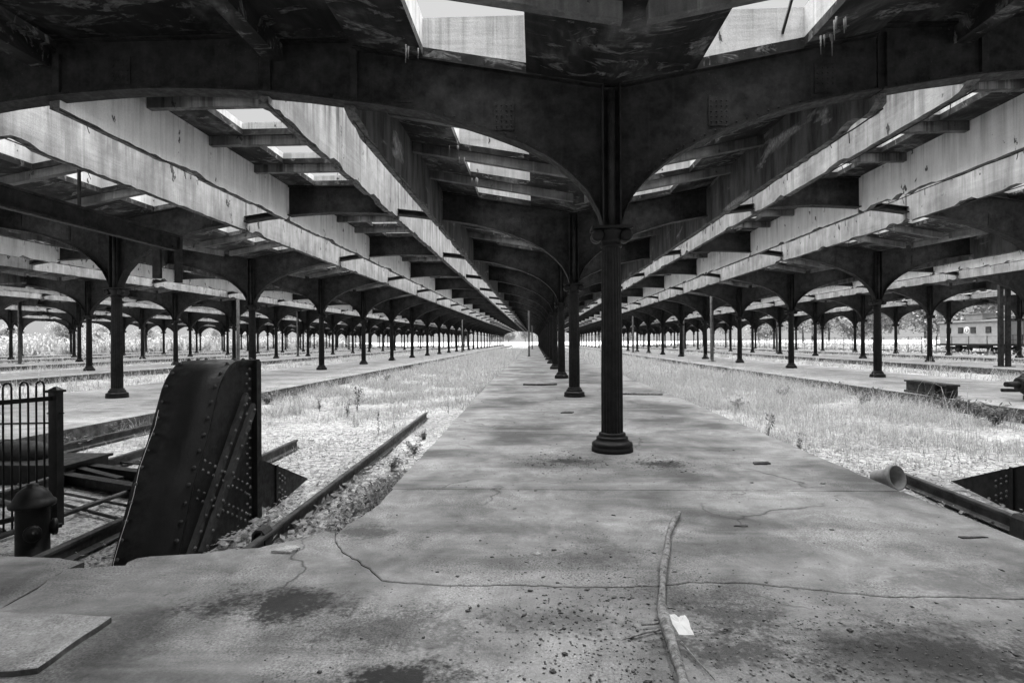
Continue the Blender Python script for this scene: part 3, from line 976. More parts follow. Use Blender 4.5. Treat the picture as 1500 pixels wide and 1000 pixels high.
    b.bar(L((0, 6.15, -.36)), L((0, 6.15, 1.4)), .44, .05, (0, 1, 0))
    b.bar(L((0, 6.22, .88)), L((0, 6.22, 1.3)), .5, .07, (0, 1, 0)); b.bar(L((0, 6.27, .95)), L((0, 6.27, 1.23)), .36, .05, (0, 1, 0))
    link('buffer_plate', b.mesh('buffer_plate', 'steel'), root)
    if wire:
        b = MB()
        b.tube([L(p) for p in [(-.235, 5.255, .98), (-.232, 5.2, .84), (-.238, 5.13, .72), (-.24, 5.0, .5), (-.225, 4.9, .28), (-.235, 4.84, .12), (-.23, 4.74, -.05), (-.23, 4.66, -.22), (-.2, 4.62, -.34)]], .0026, 5)
        link('loose_wire', b.mesh('loose_wire', 'paper'), root)
    return root
bumping_post(-3.275, 'tall dark riveted steel bumping post with rounded top beside the left platform edge', True)
bumping_post(5.55, 'dark riveted steel bumping post with pointed ground brace at the right edge')

# ------------------------------------------------------------------ rails
def rail_mesh(L, name='rail'):
    s = [(-.065, 0), (.065, 0), (.065, .012), (.012, .035), (.012, .115), (.034, .125), (.034, .15), (.026, .158), (-.026, .158), (-.034, .15), (-.034, .125), (-.012, .115), (-.012, .035), (-.065, .012)]
    n = len(s)
    b = MB()
    b.add([(x, 0, z) for x, z in s] + [(x, L, z) for x, z in s], [tuple(range(n)), tuple(range(2 * n - 1, n - 1, -1))] + [(i, n + i, n + (i + 1) % n, (i + 1) % n) for i in range(n)])
    return b.mesh(name, 'rail')
def rail(p, q, zt, label, group='rails of the dead-end tracks'):
    L = math.dist(p, q); a = math.atan2(q[1] - p[1], q[0] - p[0]) - math.pi / 2
    return link('rail', rail_mesh(L), None, (p[0], p[1], zt - .158), (0, 0, a), label, 'rail', group)
rail((-2.47, 4.55), (-2.73, 14.3), -.15, 'long rusty rail running beside the left edge of the centre platform')
rail((-4.12, 4.45), (-4.33, 10.3), -.15, 'short rusty rail emerging behind the left bumping post')
rail((-6.35, 6.6), (-6.75, 12.2), -.15, 'rusty rail on the second track beyond the low railing, nearer one')
rail((-8.12, 7.6), (-8.3, 13.2), -.13, 'rusty rail close along the left platform edge')
rail((4.66, 5.0), (4.79, 7.95), -.14, 'short rusty rail beside the right edge of the centre platform')
for dx, w in ((-.75, 'nearer'), (.75, 'farther')):
    rail((52.6 + dx, 40), (52.6 + dx, 200), 0.03, 'long %s rail under the parked pale railway caboose' % w, 'rails of the siding')
# clamps gripping the rails
def clamp(loc, label):
    b = MB()
    pr = [(-.13, -.06), (-.075, -.02), (-.06, .16), (-.03, .195), (.03, .195), (.06, .16), (.075, -.02), (.13, -.06)]
    V = []; F = []
    n = len(pr)
    for yv in (-.08, .08):
        V += [(x, yv, z) for x, z in pr] + [(x * .8, yv, z - .02) for x, z in pr]
    for i in range(n - 1):
        F += [(i, i + 1, 2 * n + i + 1, 2 * n + i), (n + i + 1, n + i, 3 * n + i, 3 * n + i + 1), (i + 1, i, n + i, n + i + 1), (2 * n + i, 2 * n + i + 1, 3 * n + i + 1, 3 * n + i)]
    F += [(0, 2 * n, 3 * n, n), (n - 1, 2 * n - 1, 4 * n - 1, 3 * n - 1)]
    b.add(V, F)
    link('rail_clamp', b.mesh('rail_clamp', 'rust'), None, loc, (0, 0, 0), label, 'clamp', 'clamps on the rails')
clamp((4.69, 5.78, -.3), 'bent steel clamp over the short rail at the right platform edge')
clamp((-2.53, 5.25, -.3), 'bent steel clamp over the rail in the corner beside the left bumping post')

# steel cross ties and rods between the left tracks
def isec(p, q, h, w, label, name='steel_beam', mat='steel', cat='beam', group=None):
    b = MB(); p = Vector(p); q = Vector(q)
    o = (p + q) / 2; a = p - o; c = q - o
    up = Vector((0, 0, h / 2 - .008))
    b.bar(a + up, c + up, w, .016); b.bar(a - up, c - up, w, .016); b.bar(a, c, .014, h - .03)
    return link(name, b.mesh(name, mat), None, o, (0, 0, 0), label, cat, group)
isec((-6.9, 8.3, -.22), (-3.75, 7.05, -.22), .16, .14, 'dark steel beam across the left track bed, farther of two', group='beams across the track bed')
isec((-6.9, 7.85, -.24), (-3.75, 6.5, -.24), .16, .14, 'dark steel beam across the left track bed, nearer of two', group='beams across the track bed')
def rod(pts, r, label, mat='rail', name='steel_rod', cat='rod', group='loose rods on the track bed'):
    b = MB(); o = Vector(pts[0]); b.tube([Vector(p) - o for p in pts], r, 8)
    return link(name, b.mesh(name, mat), None, o, (0, 0, 0), label, cat, group)
rod([(-5.16, 4.6, -.24), (-5.05, 7.3, -.24), (-4.98, 8.4, -.26)], .03, 'pale steel pipe lying along the ground past the railing post')
rod([(-6.9, 8.9, -.26), (-4.0, 8.2, -.26)], .018, 'thin rod behind the steel cross beams')
rod([(-6.9, 7.45, -.27), (-4.2, 6.3, -.28)], .018, 'thin rod in front of the steel cross beams')
rod([(-6.6, 7.1, -.28), (-4.4, 6.0, -.28)], .02, 'thin rod nearest the left bumping post foot')
rod([(-6.5, 6.6, -.2), (-5.3, 6.0, -.22)], .03, 'thick pale rod low behind the railing pickets')
rod([(-6.5, 6.2, -.25), (-5.3, 5.55, -.27)], .03, 'thick rod lying by the hydrant behind the railing')

# ------------------------------------------------------------------ low buffer with a tank behind the railing
t = empty('track_buffer', (-7.7, 8.1, -.33), 'low dark steel buffer with round tank on top behind the railing', 'buffer stop')
b = MB(); b.box(-1.6, 1.28, -.45, .35, 0, .24); b.box(-1.6, 1.32, -.5, .4, .243, .28); link('base_box', b.mesh('base_box', 'steel'), t)
b = MB()
b.lathe([(.02, .66), (.1, .64), (.17, .56), (.2, .42), (.2, -.4), (.17, -1.4)], 20, (0, 0, .33), 'x')
link('tank', b.mesh('tank', 'rust'), t)
b = MB(); b.lathe([(.21, -.02), (.225, 0), (.225, .05), (.21, .07)], 20, (-.05, 0, .33), 'x'); link('tank_band', b.mesh('tank_band', 'steel'), t)
b = MB(); b.bar((1.25, -.2, .14), (2.2, -.65, .1), .1, .12); link('push_arm', b.mesh('push_arm', 'steel'), t)

# ------------------------------------------------------------------ railing
t = empty('railing', (-5.05, 5.9, -.33), 'black metal railing with hooped pickets at the left edge', 'railing')
dv = Vector((-.33, -.944, 0))
b = MB(); b.box(-.045, .045, -.045, .045, 0, 1.42); po = link('post', b.mesh('post', 'black'), t)
b = MB(); b.box(-.062, .062, -.062, .062, 1.42, 1.445); b.hexa([(-.05, -.05, 1.446), (.05, -.05, 1.446), (.05, .05, 1.446), (-.05, .05, 1.446), (-.01, -.01, 1.48), (.01, -.01, 1.48), (.01, .01, 1.48), (-.01, .01, 1.48)])
link('post_cap', b.mesh('post_cap', 'black'), po)
for z in (1.36, .2):
    b = MB(); b.bar(dv * .05 + Vector((0, 0, z)), dv * 3.0 + Vector((0, 0, z)), .04, .045); link('horizontal_bar', b.mesh('horizontal_bar', 'black'), t)
b = MB()
hoop = [(0, 0, .1), (0, 0, 1.5)] + [tuple(dv * (.036 - .036 * math.cos(a)) + Vector((0, 0, 1.5 + .045 * math.sin(a)))) for a in [math.pi * k / 6 for k in range(1, 6)]] + [tuple(dv * .072 + Vector((0, 0, 1.5))), tuple(dv * .072 + Vector((0, 0, .1)))]
b.tube(hoop, .0095, 6); hm = b.mesh('hooped_picket', 'black')
for k in range(20): link('hooped_picket', hm, t, dv * (.11 + k * .144))
b = MB(); b.bar((-.08, -.02, 1.2), (.09, 0, 1.2), .012, .012); link('bolt', b.mesh('bolt', 'black'), t)

# ------------------------------------------------------------------ hydrant
t = empty('fire_hydrant', (-4.5, 5.0, -.33), 'small dark fire hydrant with domed cap at the left front corner', 'hydrant')
b = MB(); b.lathe([(.17, 0), (.17, .03), (.14, .04), (.138, .46), (.15, .48)], 24); link('barrel', b.mesh('barrel', 'black'), t)
b = MB(); b.lathe([(.19, .485), (.195, .5), (.19, .525), (.165, .54), (.15, .57), (.125, .61), (.085, .645), (.05, .66), (.05, .68), (.0, .685)], 24); link('bonnet', b.mesh('bonnet', 'steel'), t)
for ang, ln in ((-.85, .19), (.75, .2)):
    b = MB(); b.lathe([(.06, .1), (.06, ln - .05), (.075, ln - .048), (.075, ln - .012), (.055, ln), (.02, ln), (.02, ln + .03)], 14, (0, 0, .27), 'x')
    link('nozzle_cap', b.mesh('nozzle_cap', 'black'), t, (0, 0, 0), (0, 0, ang))
t.scale = (.9, .9, 1)

# ------------------------------------------------------------------ things lying on the platform
b = MB()
BP = [(1.29, 5.31), (1.16, 5.0), (1.05, 4.7), (.97, 4.38), (.88, 4.06), (.8, 3.75), (.74, 3.48), (.71, 3.31), (.70, 3.01), (.675, 2.72), (.64, 2.45), (.6, 2.2)]
pts = []; rad = []
for i, (x, y) in enumerate(BP):
    pts.append((x - 1.0 + rng.uniform(-.008, .008), y - 4.0, .03 + rng.uniform(-.004, .006)))
    rad.append(.024 + .006 * math.sin(i * 2.1) + (.008 if i in (7, 8) else 0) - (.004 if i == 0 else 0))
fine = []; fr = []
for i in range(len(pts) - 1):
    for k in range(5):
        t_ = k / 5
        fine.append(tuple(pts[i][j] + (pts[i + 1][j] - pts[i][j]) * t_ + rng.uniform(-.002, .002) for j in range(3)))
        fr.append((rad[i] + (rad[i + 1] - rad[i]) * t_) * rng.uniform(.93, 1.08))
b.tube(fine, fr, 10)
br = link('branch', None, None, (1.0, 4.0, 0), (0, 0, 0), 'long bare crooked branch lying on the centre platform', 'branch')
link('stem', b.mesh('stem', 'stick'), br)
for (p, q, r) in (((-.28, -.72, .03), (-.42, -.75, .02), .01), ((-.29, -.78, .02), (-.55, -.9, .012), .008), ((-.26, -.5, .03), (-.2, -.62, .05), .007), ((-.25, -.95, .03), (-.17, -1.25, .012), .006)):
    b = MB(); m_ = tuple((p[i] + q[i]) / 2 + rng.uniform(-.02, .02) * (i < 2) for i in range(3)); b.tube([p, m_, q], [r, r * .8, r * .4], 6); link('twig', b.mesh('twig', 'stick'), br)

def chip(poly, z, h, mat, label, name='concrete_chip', cat='chip', loc=(0, 0), rot=(0, 0, 0)):
    b = MB(); n = len(poly); r = random.Random(len(label))
    if h < .005: b.prism(poly, 0, h)
    else:
        fine = []
        for i in range(n):
            p, q = poly[i], poly[(i + 1) % n]
            for t_ in (0, .35, .7): fine.append((p[0] + (q[0] - p[0]) * t_ + r.uniform(-.006, .006), p[1] + (q[1] - p[1]) * t_ + r.uniform(-.006, .006)))
        m_ = len(fine)
        V = [(x, y, 0) for x, y in fine] + [(x * .97, y * .97, h * r.uniform(.5, .85)) for x, y in fine] + [(x * .6, y * .6, h * r.uniform(.7, 1.15)) for x, y in fine] + [(0, 0, h)]
        F = [(i, (i + 1) % m_, m_ + (i + 1) % m_, m_ + i) for i in range(m_)] + [(m_ + i, m_ + (i + 1) % m_, 2 * m_ + (i + 1) % m_, 2 * m_ + i) for i in range(m_)] + [(2 * m_ + i, 2 * m_ + (i + 1) % m_, 3 * m_) for i in range(m_)]
        b.add(V, F)
    return link(name, b.mesh(name, mat), None, (loc[0], loc[1], z), rot, label, cat)
chip([(-.04, -.1), (.045, -.11), (.06, .09), (.02, .075), (-.0, .1), (-.045, .11)], .006, .012, 'paper', 'small white torn card beside the long branch', 'torn_card', 'card', (.8, 3.28), (R_(4), R_(-3), .08))
chip([(-.09, -.05), (.06, -.06), (.1, .0), (.09, .06), (-.02, .07), (-.08, .01)], 0.002, .022, 'plate', 'pale flat concrete chip on the left platform corner', loc=(-1.93, 4.38))
chip([(-.1, -.02), (-.03, -.022), (.08, -.006), (.12, .006), (.0, .014), (-.1, .012)], 0.001, .012, 'wood', 'dark wood splinter on the platform near the right rail', 'wood_splinter', 'splinter', (3.5, 4.8))
chip([(-.06, -.012), (.05, -.018), (.07, .006), (.02, .016), (-.05, .012)], 0.001, .012, 'wood', 'short dark wood splinter on the platform right of the branch', 'wood_splinter', 'splinter', (1.75, 5.05))
chip([(-.12, -.05), (.02, -.06), (.1, -.04), (.12, .04), (.0, .05), (-.09, .06)], 0.001, .028, 'wood', 'flat broken brick lying right of the centre column', 'brick_piece', 'brick', (2.9, 7.6), (0, 0, .1))
chip([(-.16, -.06), (.1, -.08), (.14, .05), (-.1, .07)], 0.002, .03, 'wood', 'dark flat scrap of timber behind the second column', 'timber_scrap', 'timber', (.7, 12.9))
rod([(2.3, 17.4, .03), (3.0, 17.15, .035), (3.7, 17.1, .03)], .03, 'pale broken stick across the platform far right of the second column', 'stick', 'broken_stick', 'stick', None)
rod([(-.45, 21, .03), (.2, 20.8, .04), (.75, 21.1, .03)], .035, 'dark stick lying across the middle of the platform', 'wood', 'broken_stick', 'stick', None)
# maple leaf
poly = [(r * math.cos(a), r * math.sin(a)) for a, r in [(k * 2 * math.pi / 14, (.05 if k % 2 else .022)) for k in range(14)]]
chip(poly, .002, .003, 'litter', 'pale star-shaped fallen leaf in the middle of the platform', 'fallen_leaf', 'leaf', (0.0, 4.36))
# loose pale plate with its raised edge
pl = jitter([(-5.2, 3.25), (-3.09, 3.27), (-2.66, 3.25), (-2.45, 3.23), (-2.44, 2.92), (-2.42, 2.71), (-2.62, 2.68), (-5.2, 2.3)], .08, .008, 31)
o = slab('loose_paving_plate', [(x + 3, y - 3) for x, y in pl], -.012, .028, 'plate', None, None, .006, (-3, 3, .004), (R_(.3), R_(-.3), 0))
o['label'] = 'pale loose paving plate with raised edge at the lower left'; o['category'] = 'paving plate'

# clay pipe socket
b = MB()
po_ = [(.1, 0), (.105, .12), (.115, .2), (.145, .215), (.148, .28)]; pi_ = [(.13, .28), (.125, .22), (.095, .2), (.085, .02), (.0, .02)]
n = 24; prof = po_ + pi_
b.lathe(prof, n, caps=False)
link('pipe_socket', b.mesh('pipe_socket', 'clay'), None, (4.14, 7.25, -.1), (R_(75), 0, R_(24)), 'broken round clay pipe socket lying off the right platform edge', 'pipe')

# steel block on the right platform edge
t = empty('steel_block', (11.24, 17.0, 0.0), 'short flanged steel block lying on the right platform edge', 'steel block', rot=(0, 0, R_(-5)))
b = MB(); b.box(-.17, .17, -1.05, 1.05, .32, .37); link('top_flange', b.mesh('top_flange', 'rust'), t)
b = MB(); b.box(-.13, .13, -.45, 1.0, .07, .318); link('web', b.mesh('web', 'rust'), t)
b = MB(); b.box(-.17, .17, -1.05, 1.05, 0.005, .068); link('bottom_flange', b.mesh('bottom_flange', 'rust'), t)
b = MB(); b.box(-.14, .14, -1.0, -.92, .07, .318); link('lug', b.mesh('lug', 'rust'), t)
# old boiler-like tank at the right edge
t = empty('rusted_tank', (13.2, 15.3, 0.0), 'dark rounded tank with a stub pipe on the right platform', 'tank')
b = MB()
b.lathe([(.12, -.86), (.16, -.84), (.25, -.76), (.33, -.62), (.39, -.42), (.41, -.2), (.42, .3), (.42, 1.0)], 28, (0, 0, .43), 'x'); link('shell', b.mesh('shell', 'steel'), t)
b = MB(); b.lathe([(.42, -.2), (.445, -.19), (.445, -.1), (.42, -.09)], 28, (0, 0, .43), 'x'); b.lathe([(.13, -.9), (.18, -.9), (.18, -.82), (.13, -.82)], 16, (0, 0, .43), 'x'); link('rib_band', b.mesh('rib_band', 'rust'), t)
b = MB(); b.lathe([(.055, -1.22), (.065, -1.22), (.085, -.88)], 14, (0, 0, .43), 'x'); link('stub_pipe', b.mesh('stub_pipe', 'rust'), t)
b = MB(); b.box(-.5, -.2, -.36, .36, 0, .12); b.box(.5, .8, -.36, .36, 0, .12); link('cradle', b.mesh('cradle', 'wood'), t)
rod([(13.9, 17.9, .06), (16.0, 17.7, .06)], .05, 'dark pipe lying flat across the right platform behind the tank', 'rust', 'steel_pipe', 'pipe', None)
rod([(-10.6, 11.0, .03), (-9.6, 11.15, .03)], .02, 'thin dark rod on the left platform seen through the railing', 'rust', 'steel_rod', 'rod', None)

# loose stones, bark and crumbs on the paving (uncountable)
def scatter_stones(name, n, xf, zf, r0, r1, mat):
    oct_v = np.array([(1, 0, 0), (0, 1, 0), (-1, 0, 0), (0, -1, 0), (0, 0, .7), (0, 0, -.7)], float)
    oct_f = np.array([(0, 1, 4), (1, 2, 4), (2, 3, 4), (3, 0, 4), (1, 0, 5), (2, 1, 5), (3, 2, 5), (0, 3, 5)])
    P = np.array([xf() for _ in range(n)])
    r = np.exp(nr.uniform(math.log(r0), math.log(r1), n))
    V = np.repeat(oct_v[None], n, 0) * r[:, None, None] * nr.uniform(.5, 1.4, (n, 6, 3))
    V[:, :, 2] *= .45; V[:, :, 0] *= nr.uniform(.8, 1.7, n)[:, None]
    a = nr.uniform(0, 6.28, n); c, s = np.cos(a), np.sin(a)
    x = V[:, :, 0] * c[:, None] - V[:, :, 1] * s[:, None]; y = V[:, :, 0] * s[:, None] + V[:, :, 1] * c[:, None]
    V[:, :, 0] = x + P[:, 0][:, None]; V[:, :, 1] = y + P[:, 1][:, None]; V[:, :, 2] += zf(P)[:, None] + r[:, None] * .2
    F = (oct_f[None] + (np.arange(n) * 6)[:, None, None]).reshape(-1, 3)
    o = link(name, arrays_mesh(name, V.reshape(-1, 3), F, mat)); o['kind'] = 'stuff'
    return o
def plat_pt():
    u = rng.random()
    if u < .2: c = (rng.gauss(.3, .35), rng.gauss(7.7, .35))
    elif u < .32: c = (rng.gauss(1.6, .3), rng.gauss(7.6, .3))
    elif u < .55: c = (rng.gauss(.35, .35), rng.gauss(3.3, .8))
    elif u < .66: c = (rng.gauss(1.6, .5), rng.gauss(3.0, .5))
    else:
        y = 2.2 + 14 * rng.random() ** 2.2; c = (rng.uniform(-1.5, 3.7), y)
    return (min(3.7, max(-1.45, c[0])), max(2.2, c[1]), 0)
o = scatter_stones('paving_crumbs', 7000, plat_pt, lambda P: np.zeros(len(P)), .0025, .009, 'grit'); o['label'] = 'dark crumbs and grit scattered over the centre platform'; o['category'] = 'grit'
o = scatter_stones('bark_scraps', 330, plat_pt, lambda P: np.zeros(len(P)), .007, .02, 'wood'); o['label'] = 'dark bark scraps and pebbles scattered on the centre platform'; o['category'] = 'debris'
def bed_pt():
    if rng.random() < .6: return (rng.uniform(-5.2, -1.65), 4.5 + 8 * rng.random() ** 1.5, 0)
    return (rng.uniform(3.95, 7.5), 5 + 7 * rng.random() ** 1.3, 0)
o = scatter_stones('ballast', 9000, bed_pt, lambda P: np.full(len(P), -.33), .005, .022, 'stone'); o['label'] = 'loose ballast stones on the track beds beside the centre platform'; o['category'] = 'ballast'

# ------------------------------------------------------------------ plants
BEDS = [(EDGE[a][1], EDGE[b_][0]) for a, b_ in zip(ROWS, ROWS[1:])]
def blades(P, H, Wd, lean):
    """curved three-point grass blades"""
    n = len(P)
    a = nr.uniform(0, 2 * np.pi, n); d = np.stack([np.cos(a), np.sin(a), np.zeros(n)], 1)
    s = np.stack([-np.sin(a), np.cos(a), np.zeros(n)], 1)
    up = np.array([0, 0, 1.0])
    m = P + up * (H * .55)[:, None] + d * (H * lean * .3)[:, None]
    t = P + up * (H * (1 - .25 * lean))[:, None] + d * (H * lean)[:, None]
    V = np.stack([P - s * Wd[:, None], P + s * Wd[:, None], m + s * (Wd * .7)[:, None], m - s * (Wd * .7)[:, None], t], 1)
    k = np.arange(n) * 5
    F = np.concatenate([np.stack([k, k + 1, k + 2], 1), np.stack([k, k + 2, k + 3], 1), np.stack([k + 3, k + 2, k + 4], 1)])
    return V.reshape(-1, 3), F
def grass(name, n, xr, yr, hfun, w, patch, mat, label, ypow=1.0, soft=3.0):
    x = nr.uniform(xr[0], xr[1], n * 2)
    y = yr[0] + (yr[1] - yr[0]) * nr.uniform(0, 1, n * 2) ** ypow
    g_ = np.sin(x * 1.9 + 3 * np.sin(y * .53)) + np.sin(y * 1.3 + 2 * np.sin(x * .9)) + nr.normal(0, 1.0, n * 2)
    keep = (g_ > patch) & (nr.uniform(0, 1, n * 2) < np.clip((y - yr[0]) / soft, .04, 1)) & (x > -.98 * y - 5) & (x < .88 * y + 5)
    x, y = x[keep][:n], y[keep][:n]
    m_ = len(x); nc = max(1, m_ // 14)          # blades gather into tufts of uneven size
    ci = nr.integers(0, nc, m_); ci = np.where(nr.uniform(0, 1, m_) < .75, (ci ** 1.0).astype(int), np.arange(m_))
    tuft = np.exp(nr.normal(0, .45, m_))[ci]
    rad_ = .05 * (1 + y[ci] * .03) * tuft
    x = x[ci] + nr.normal(0, 1, m_) * rad_; y = y[ci] + nr.normal(0, 1, m_) * rad_
    x = np.clip(x, xr[0] + .03, xr[1] - .03)
    P = np.stack([x, y, np.full(len(x), -.34)], 1)
    H = tuft * hfun(x, y) * np.exp(nr.normal(0, .4, len(x)))
    V, F = blades(P, H, w * (1 + y * .03) * nr.uniform(.6, 1.4, len(x)), nr.uniform(.1, 1.5, len(x)))
    o = link(name, arrays_mesh(name, V, F, mat)); o['kind'] = 'stuff'; o['label'] = label; o['category'] = 'grass'
for bi, (xa, xb) in enumerate(BEDS):
    near = min(abs(xa), abs(xb)); c = (xa + xb) / 2
    y0 = max(6.5 if abs(c) < 12 else 9, near * .95)
    if bi == 4:      # the bed left of the centre platform: bare near the bumping post
        grass('dry_grass', 40000, (xa, xb), (7.0, 26), lambda x, y: .05 + .012 * np.clip(y - 9, 0, 12), .0028, .9, 'grass', 'short dry grass on the track bed left of the centre platform', 1.0)
        grass('tall_dry_grass', 50000, (xa, xb), (13, 130), lambda x, y: .22 + 0 * y, .006, -.3, 'grass', 'tall pale dry grass farther along the left track bed', 1.7, 22)
    elif bi == 5:
        grass('dry_grass', 60000, (xa, xb), (8.0, 32), lambda x, y: .1 + .1 * np.clip((y - 9) / 8, 0, 1), .003, -.3, 'grass', 'pale dry grass on the track bed right of the centre platform', 1.15)
        grass('tall_dry_grass', 40000, (xa, xb), (24, 130), lambda x, y: .22 + 0 * y, .006, -.3, 'grass', 'tall pale dry grass farther along the right track bed', 1.6)
    else:
        grass('dry_grass', 16000, (xa, xb), (y0, y0 + 110), lambda x, y: .2 + 0 * y, .006, -.2, 'grass', 'pale dry grass on the track bed %s' % ('beyond the right platform' if bi == 6 else 'beside the far right fence' if bi == 7 else 'beyond the left platform' if bi == 3 else 'in the %s of the far left rows' % ('outermost', 'second outermost', 'nearest')[bi]), 1.5)
grass('verge_grass', 26000, (-130, -72), (60, 260), lambda x, y: .8 + 0 * x, .05, -2, 'verge', 'tall pale grass beyond the left side of the shed', 1.0)
grass('verge_grass', 40000, (43.5, 100), (42, 220), lambda x, y: .25 + 0 * x, .04, -2, 'verge', 'pale grass strip along the siding beyond the right platforms', 1.2)

# broad leaves: litter and undergrowth
def leaves(P, N, size, asp=.5, up=.4):
    """flat leaf quads (diamond) at points P"""
    n = len(P)
    a = nr.uniform(0, 2 * np.pi, n); tilt = nr.normal(0, up, n)
    d = np.stack([np.cos(a) * np.cos(tilt), np.sin(a) * np.cos(tilt), np.sin(tilt)], 1)
    s = np.stack([-np.sin(a), np.cos(a), nr.normal(0, up, n)], 1); s /= np.linalg.norm(s, axis=1)[:, None]
    L = size * nr.uniform(.6, 1.4, n)
    V = np.stack([P - d * L[:, None] / 2, P + s * (L * asp / 2)[:, None], P + d * L[:, None] / 2, P - s * (L * asp / 2)[:, None]], 1).reshape(-1, 3)
    k = np.arange(n) * 4
    F = np.stack([k, k + 1, k + 2, k + 3], 1)
    return V, F
n = 4200
x = np.concatenate([nr.uniform(-3.1, -1.62, n // 2), nr.uniform(-5.0, -2.5, n // 4), nr.uniform(3.95, 7, n // 4)])
y = np.concatenate([4.4 + 6 * nr.uniform(0, 1, n // 2) ** 1.6, nr.uniform(4.5, 9, n // 4), 5.5 + 6 * nr.uniform(0, 1, n // 4)])
V, F = leaves(np.stack([x, y, -.3 + nr.uniform(0, .035, len(x))], 1), None, .055, .55, .3)
o = link('leaf_litter', arrays_mesh('leaf_litter', V, F, 'litter')); o['kind'] = 'stuff'; o['label'] = 'dry fallen leaves along the track edges'; o['category'] = 'leaves'

for (ex, sg, ya, yb, lb) in ((-8.85, 1, 7.5, 60, 'low leafy undergrowth along the edge of the left platform'), (11.02, -1, 12.5, 60, 'low leafy undergrowth along the edge of the right platform'),
                             (-1.66, -1, 4.9, 11, 'low weeds and leaves between the long rail and the centre platform'), (24.5, -1, 28, 70, 'low leafy undergrowth along the second right platform'), (-23.5, 1, 24, 70, 'low leafy undergrowth along the second left platform')):
    n = 5200
    y = ya + (yb - ya) * nr.uniform(0, 1, n) ** 1.5
    k_ = np.sin(y * 1.1) + np.sin(y * 2.7 + 1) + np.sin(y * .43) + nr.normal(0, .6, n) > .2
    y = y[k_]; d_ = np.abs(nr.normal(0, .22 if ex != -1.66 else .28, len(y)))
    P = np.stack([ex + sg * (d_ + .02), y, -.32 + nr.uniform(0, 1, len(y)) * np.clip(.34 - d_ * .5, .03, .4) * (.55 if ex == -1.66 else 1)], 1)
    V, F = leaves(P, None, .075 if abs(ex) < 15 else .12, .45, .6)
    o = link('undergrowth', arrays_mesh('undergrowth', V, F, 'weed')); o['kind'] = 'stuff'; o['label'] = lb; o['category'] = 'undergrowth'

n = 900
x = np.concatenate([nr.uniform(-8.2, -1.9, n // 2), nr.uniform(4.1, 10, n // 2)]); y = 6.2 + 14 * nr.uniform(0, 1, n) ** 1.4
V, F = leaves(np.stack([x, y, -.295 + nr.uniform(0, .02, n)], 1), None, .09, .35, .15)
o = link('bed_scraps', arrays_mesh('bed_scraps', V, F, 'wood')); o['kind'] = 'stuff'; o['label'] = 'dark bark and timber scraps strewn over the track beds'; o['category'] = 'debris'
n = 420
x = np.concatenate([nr.uniform(-2.95, -1.72, n // 2), nr.uniform(-2.6, -1.7, n // 2)]); y = np.concatenate([nr.uniform(4.7, 6.2, n // 2), nr.uniform(5.2, 8.5, n // 2)])
V, F = leaves(np.stack([x, y, -.28 + nr.uniform(0, .05, len(x))], 1), None, .11, .55, .4)
o = link('large_leaves', arrays_mesh('large_leaves', V, F, 'litter')); o['kind'] = 'stuff'; o['label'] = 'large dry leaves piled in the corner beside the left bumping post'; o['category'] = 'leaves'

def weed_mesh(h, nst, nl, size, seed, spread=.12):
    r = random.Random(seed); stem = MB(); LP = []
    for s_ in range(nst):
        a = r.uniform(0, 6.28); sp = spread * r.uniform(.2, 1)
        hh = h * r.uniform(.6, 1)
        pts = [(math.cos(a) * sp * t_ * t_ + r.uniform(-.01, .01), math.sin(a) * sp * t_ * t_ + r.uniform(-.01, .01), hh * t_) for t_ in [i / 6 for i in range(7)]]
        stem.tube(pts, [.006 * (1.2 - i / 7) for i in range(7)], 4)
        for k in range(nl):
            t_ = r.uniform(.15, 1); i = min(5, int(t_ * 6)); f = t_ * 6 - i
            p = [pts[i][j] + (pts[i + 1][j] - pts[i][j]) * f for j in range(3)]
            a2 = r.uniform(0, 6.28); d = size * .5
            LP.append((p[0] + math.cos(a2) * d, p[1] + math.sin(a2) * d, p[2] + r.uniform(-.02, .02)))
    V, F = leaves(np.array(LP), None, size, .42, .5)
    return stem.mesh('stem', 'bark'), arrays_mesh('foliage', V, F, 'weed')
def plant(name, meshes, loc, label, group, sc=1, cat='weed'):
    e = empty(name, loc, label, cat, group, (0, 0, rng.uniform(0, 6.28))); e.scale = (sc, sc, sc)
    link('stem', meshes[0], e); link('foliage', meshes[1], e)
tall = [weed_mesh(.85, 2, 26, .09, 41, .15), weed_mesh(.75, 3, 22, .08, 42, .25), weed_mesh(.8, 1, 40, .06, 43, .05)]
bush = [weed_mesh(.5, 9, 34, .1, 51, .45), weed_mesh(.42, 12, 30, .085, 52, .55)]
for k, (x, y, m_, s_, lb) in enumerate([
        (-5.02, 16.1, 0, 1.25, 'tall dark leafy weed on the left track bed'), (-3.26, 11.9, 2, 1.0, 'slender upright weed standing alone by the end of the long rail'),
        (-6.1, 16.1, 1, .8, 'low spreading weed on the left track bed beside the tallest one'), (-4.9, 14.9, 1, .9, 'bushy weed just in front of the tallest left weed'),
        (-4.3, 13.6, 2, .5, 'thin small weed near the middle of the left track bed'), (-2.3, 15.2, 2, .7, 'thin weed between the left rail end and the platform'),
        (4.53, 11.5, 0, .95, 'dark-leaved weed against the right edge of the centre platform'), (4.5, 10.1, 1, .7, 'low weed at the right platform edge in front of the dark-leaved one'),
        (-8.6, 13.5, 0, .8, 'pale weed against the left platform edge behind the rails'), (-8.4, 11.3, 1, .7, 'short weed between the second track and the left platform')]):
    plant('weed', tall[m_], (x, y, -.34), lb, 'weeds on the track beds', s_)
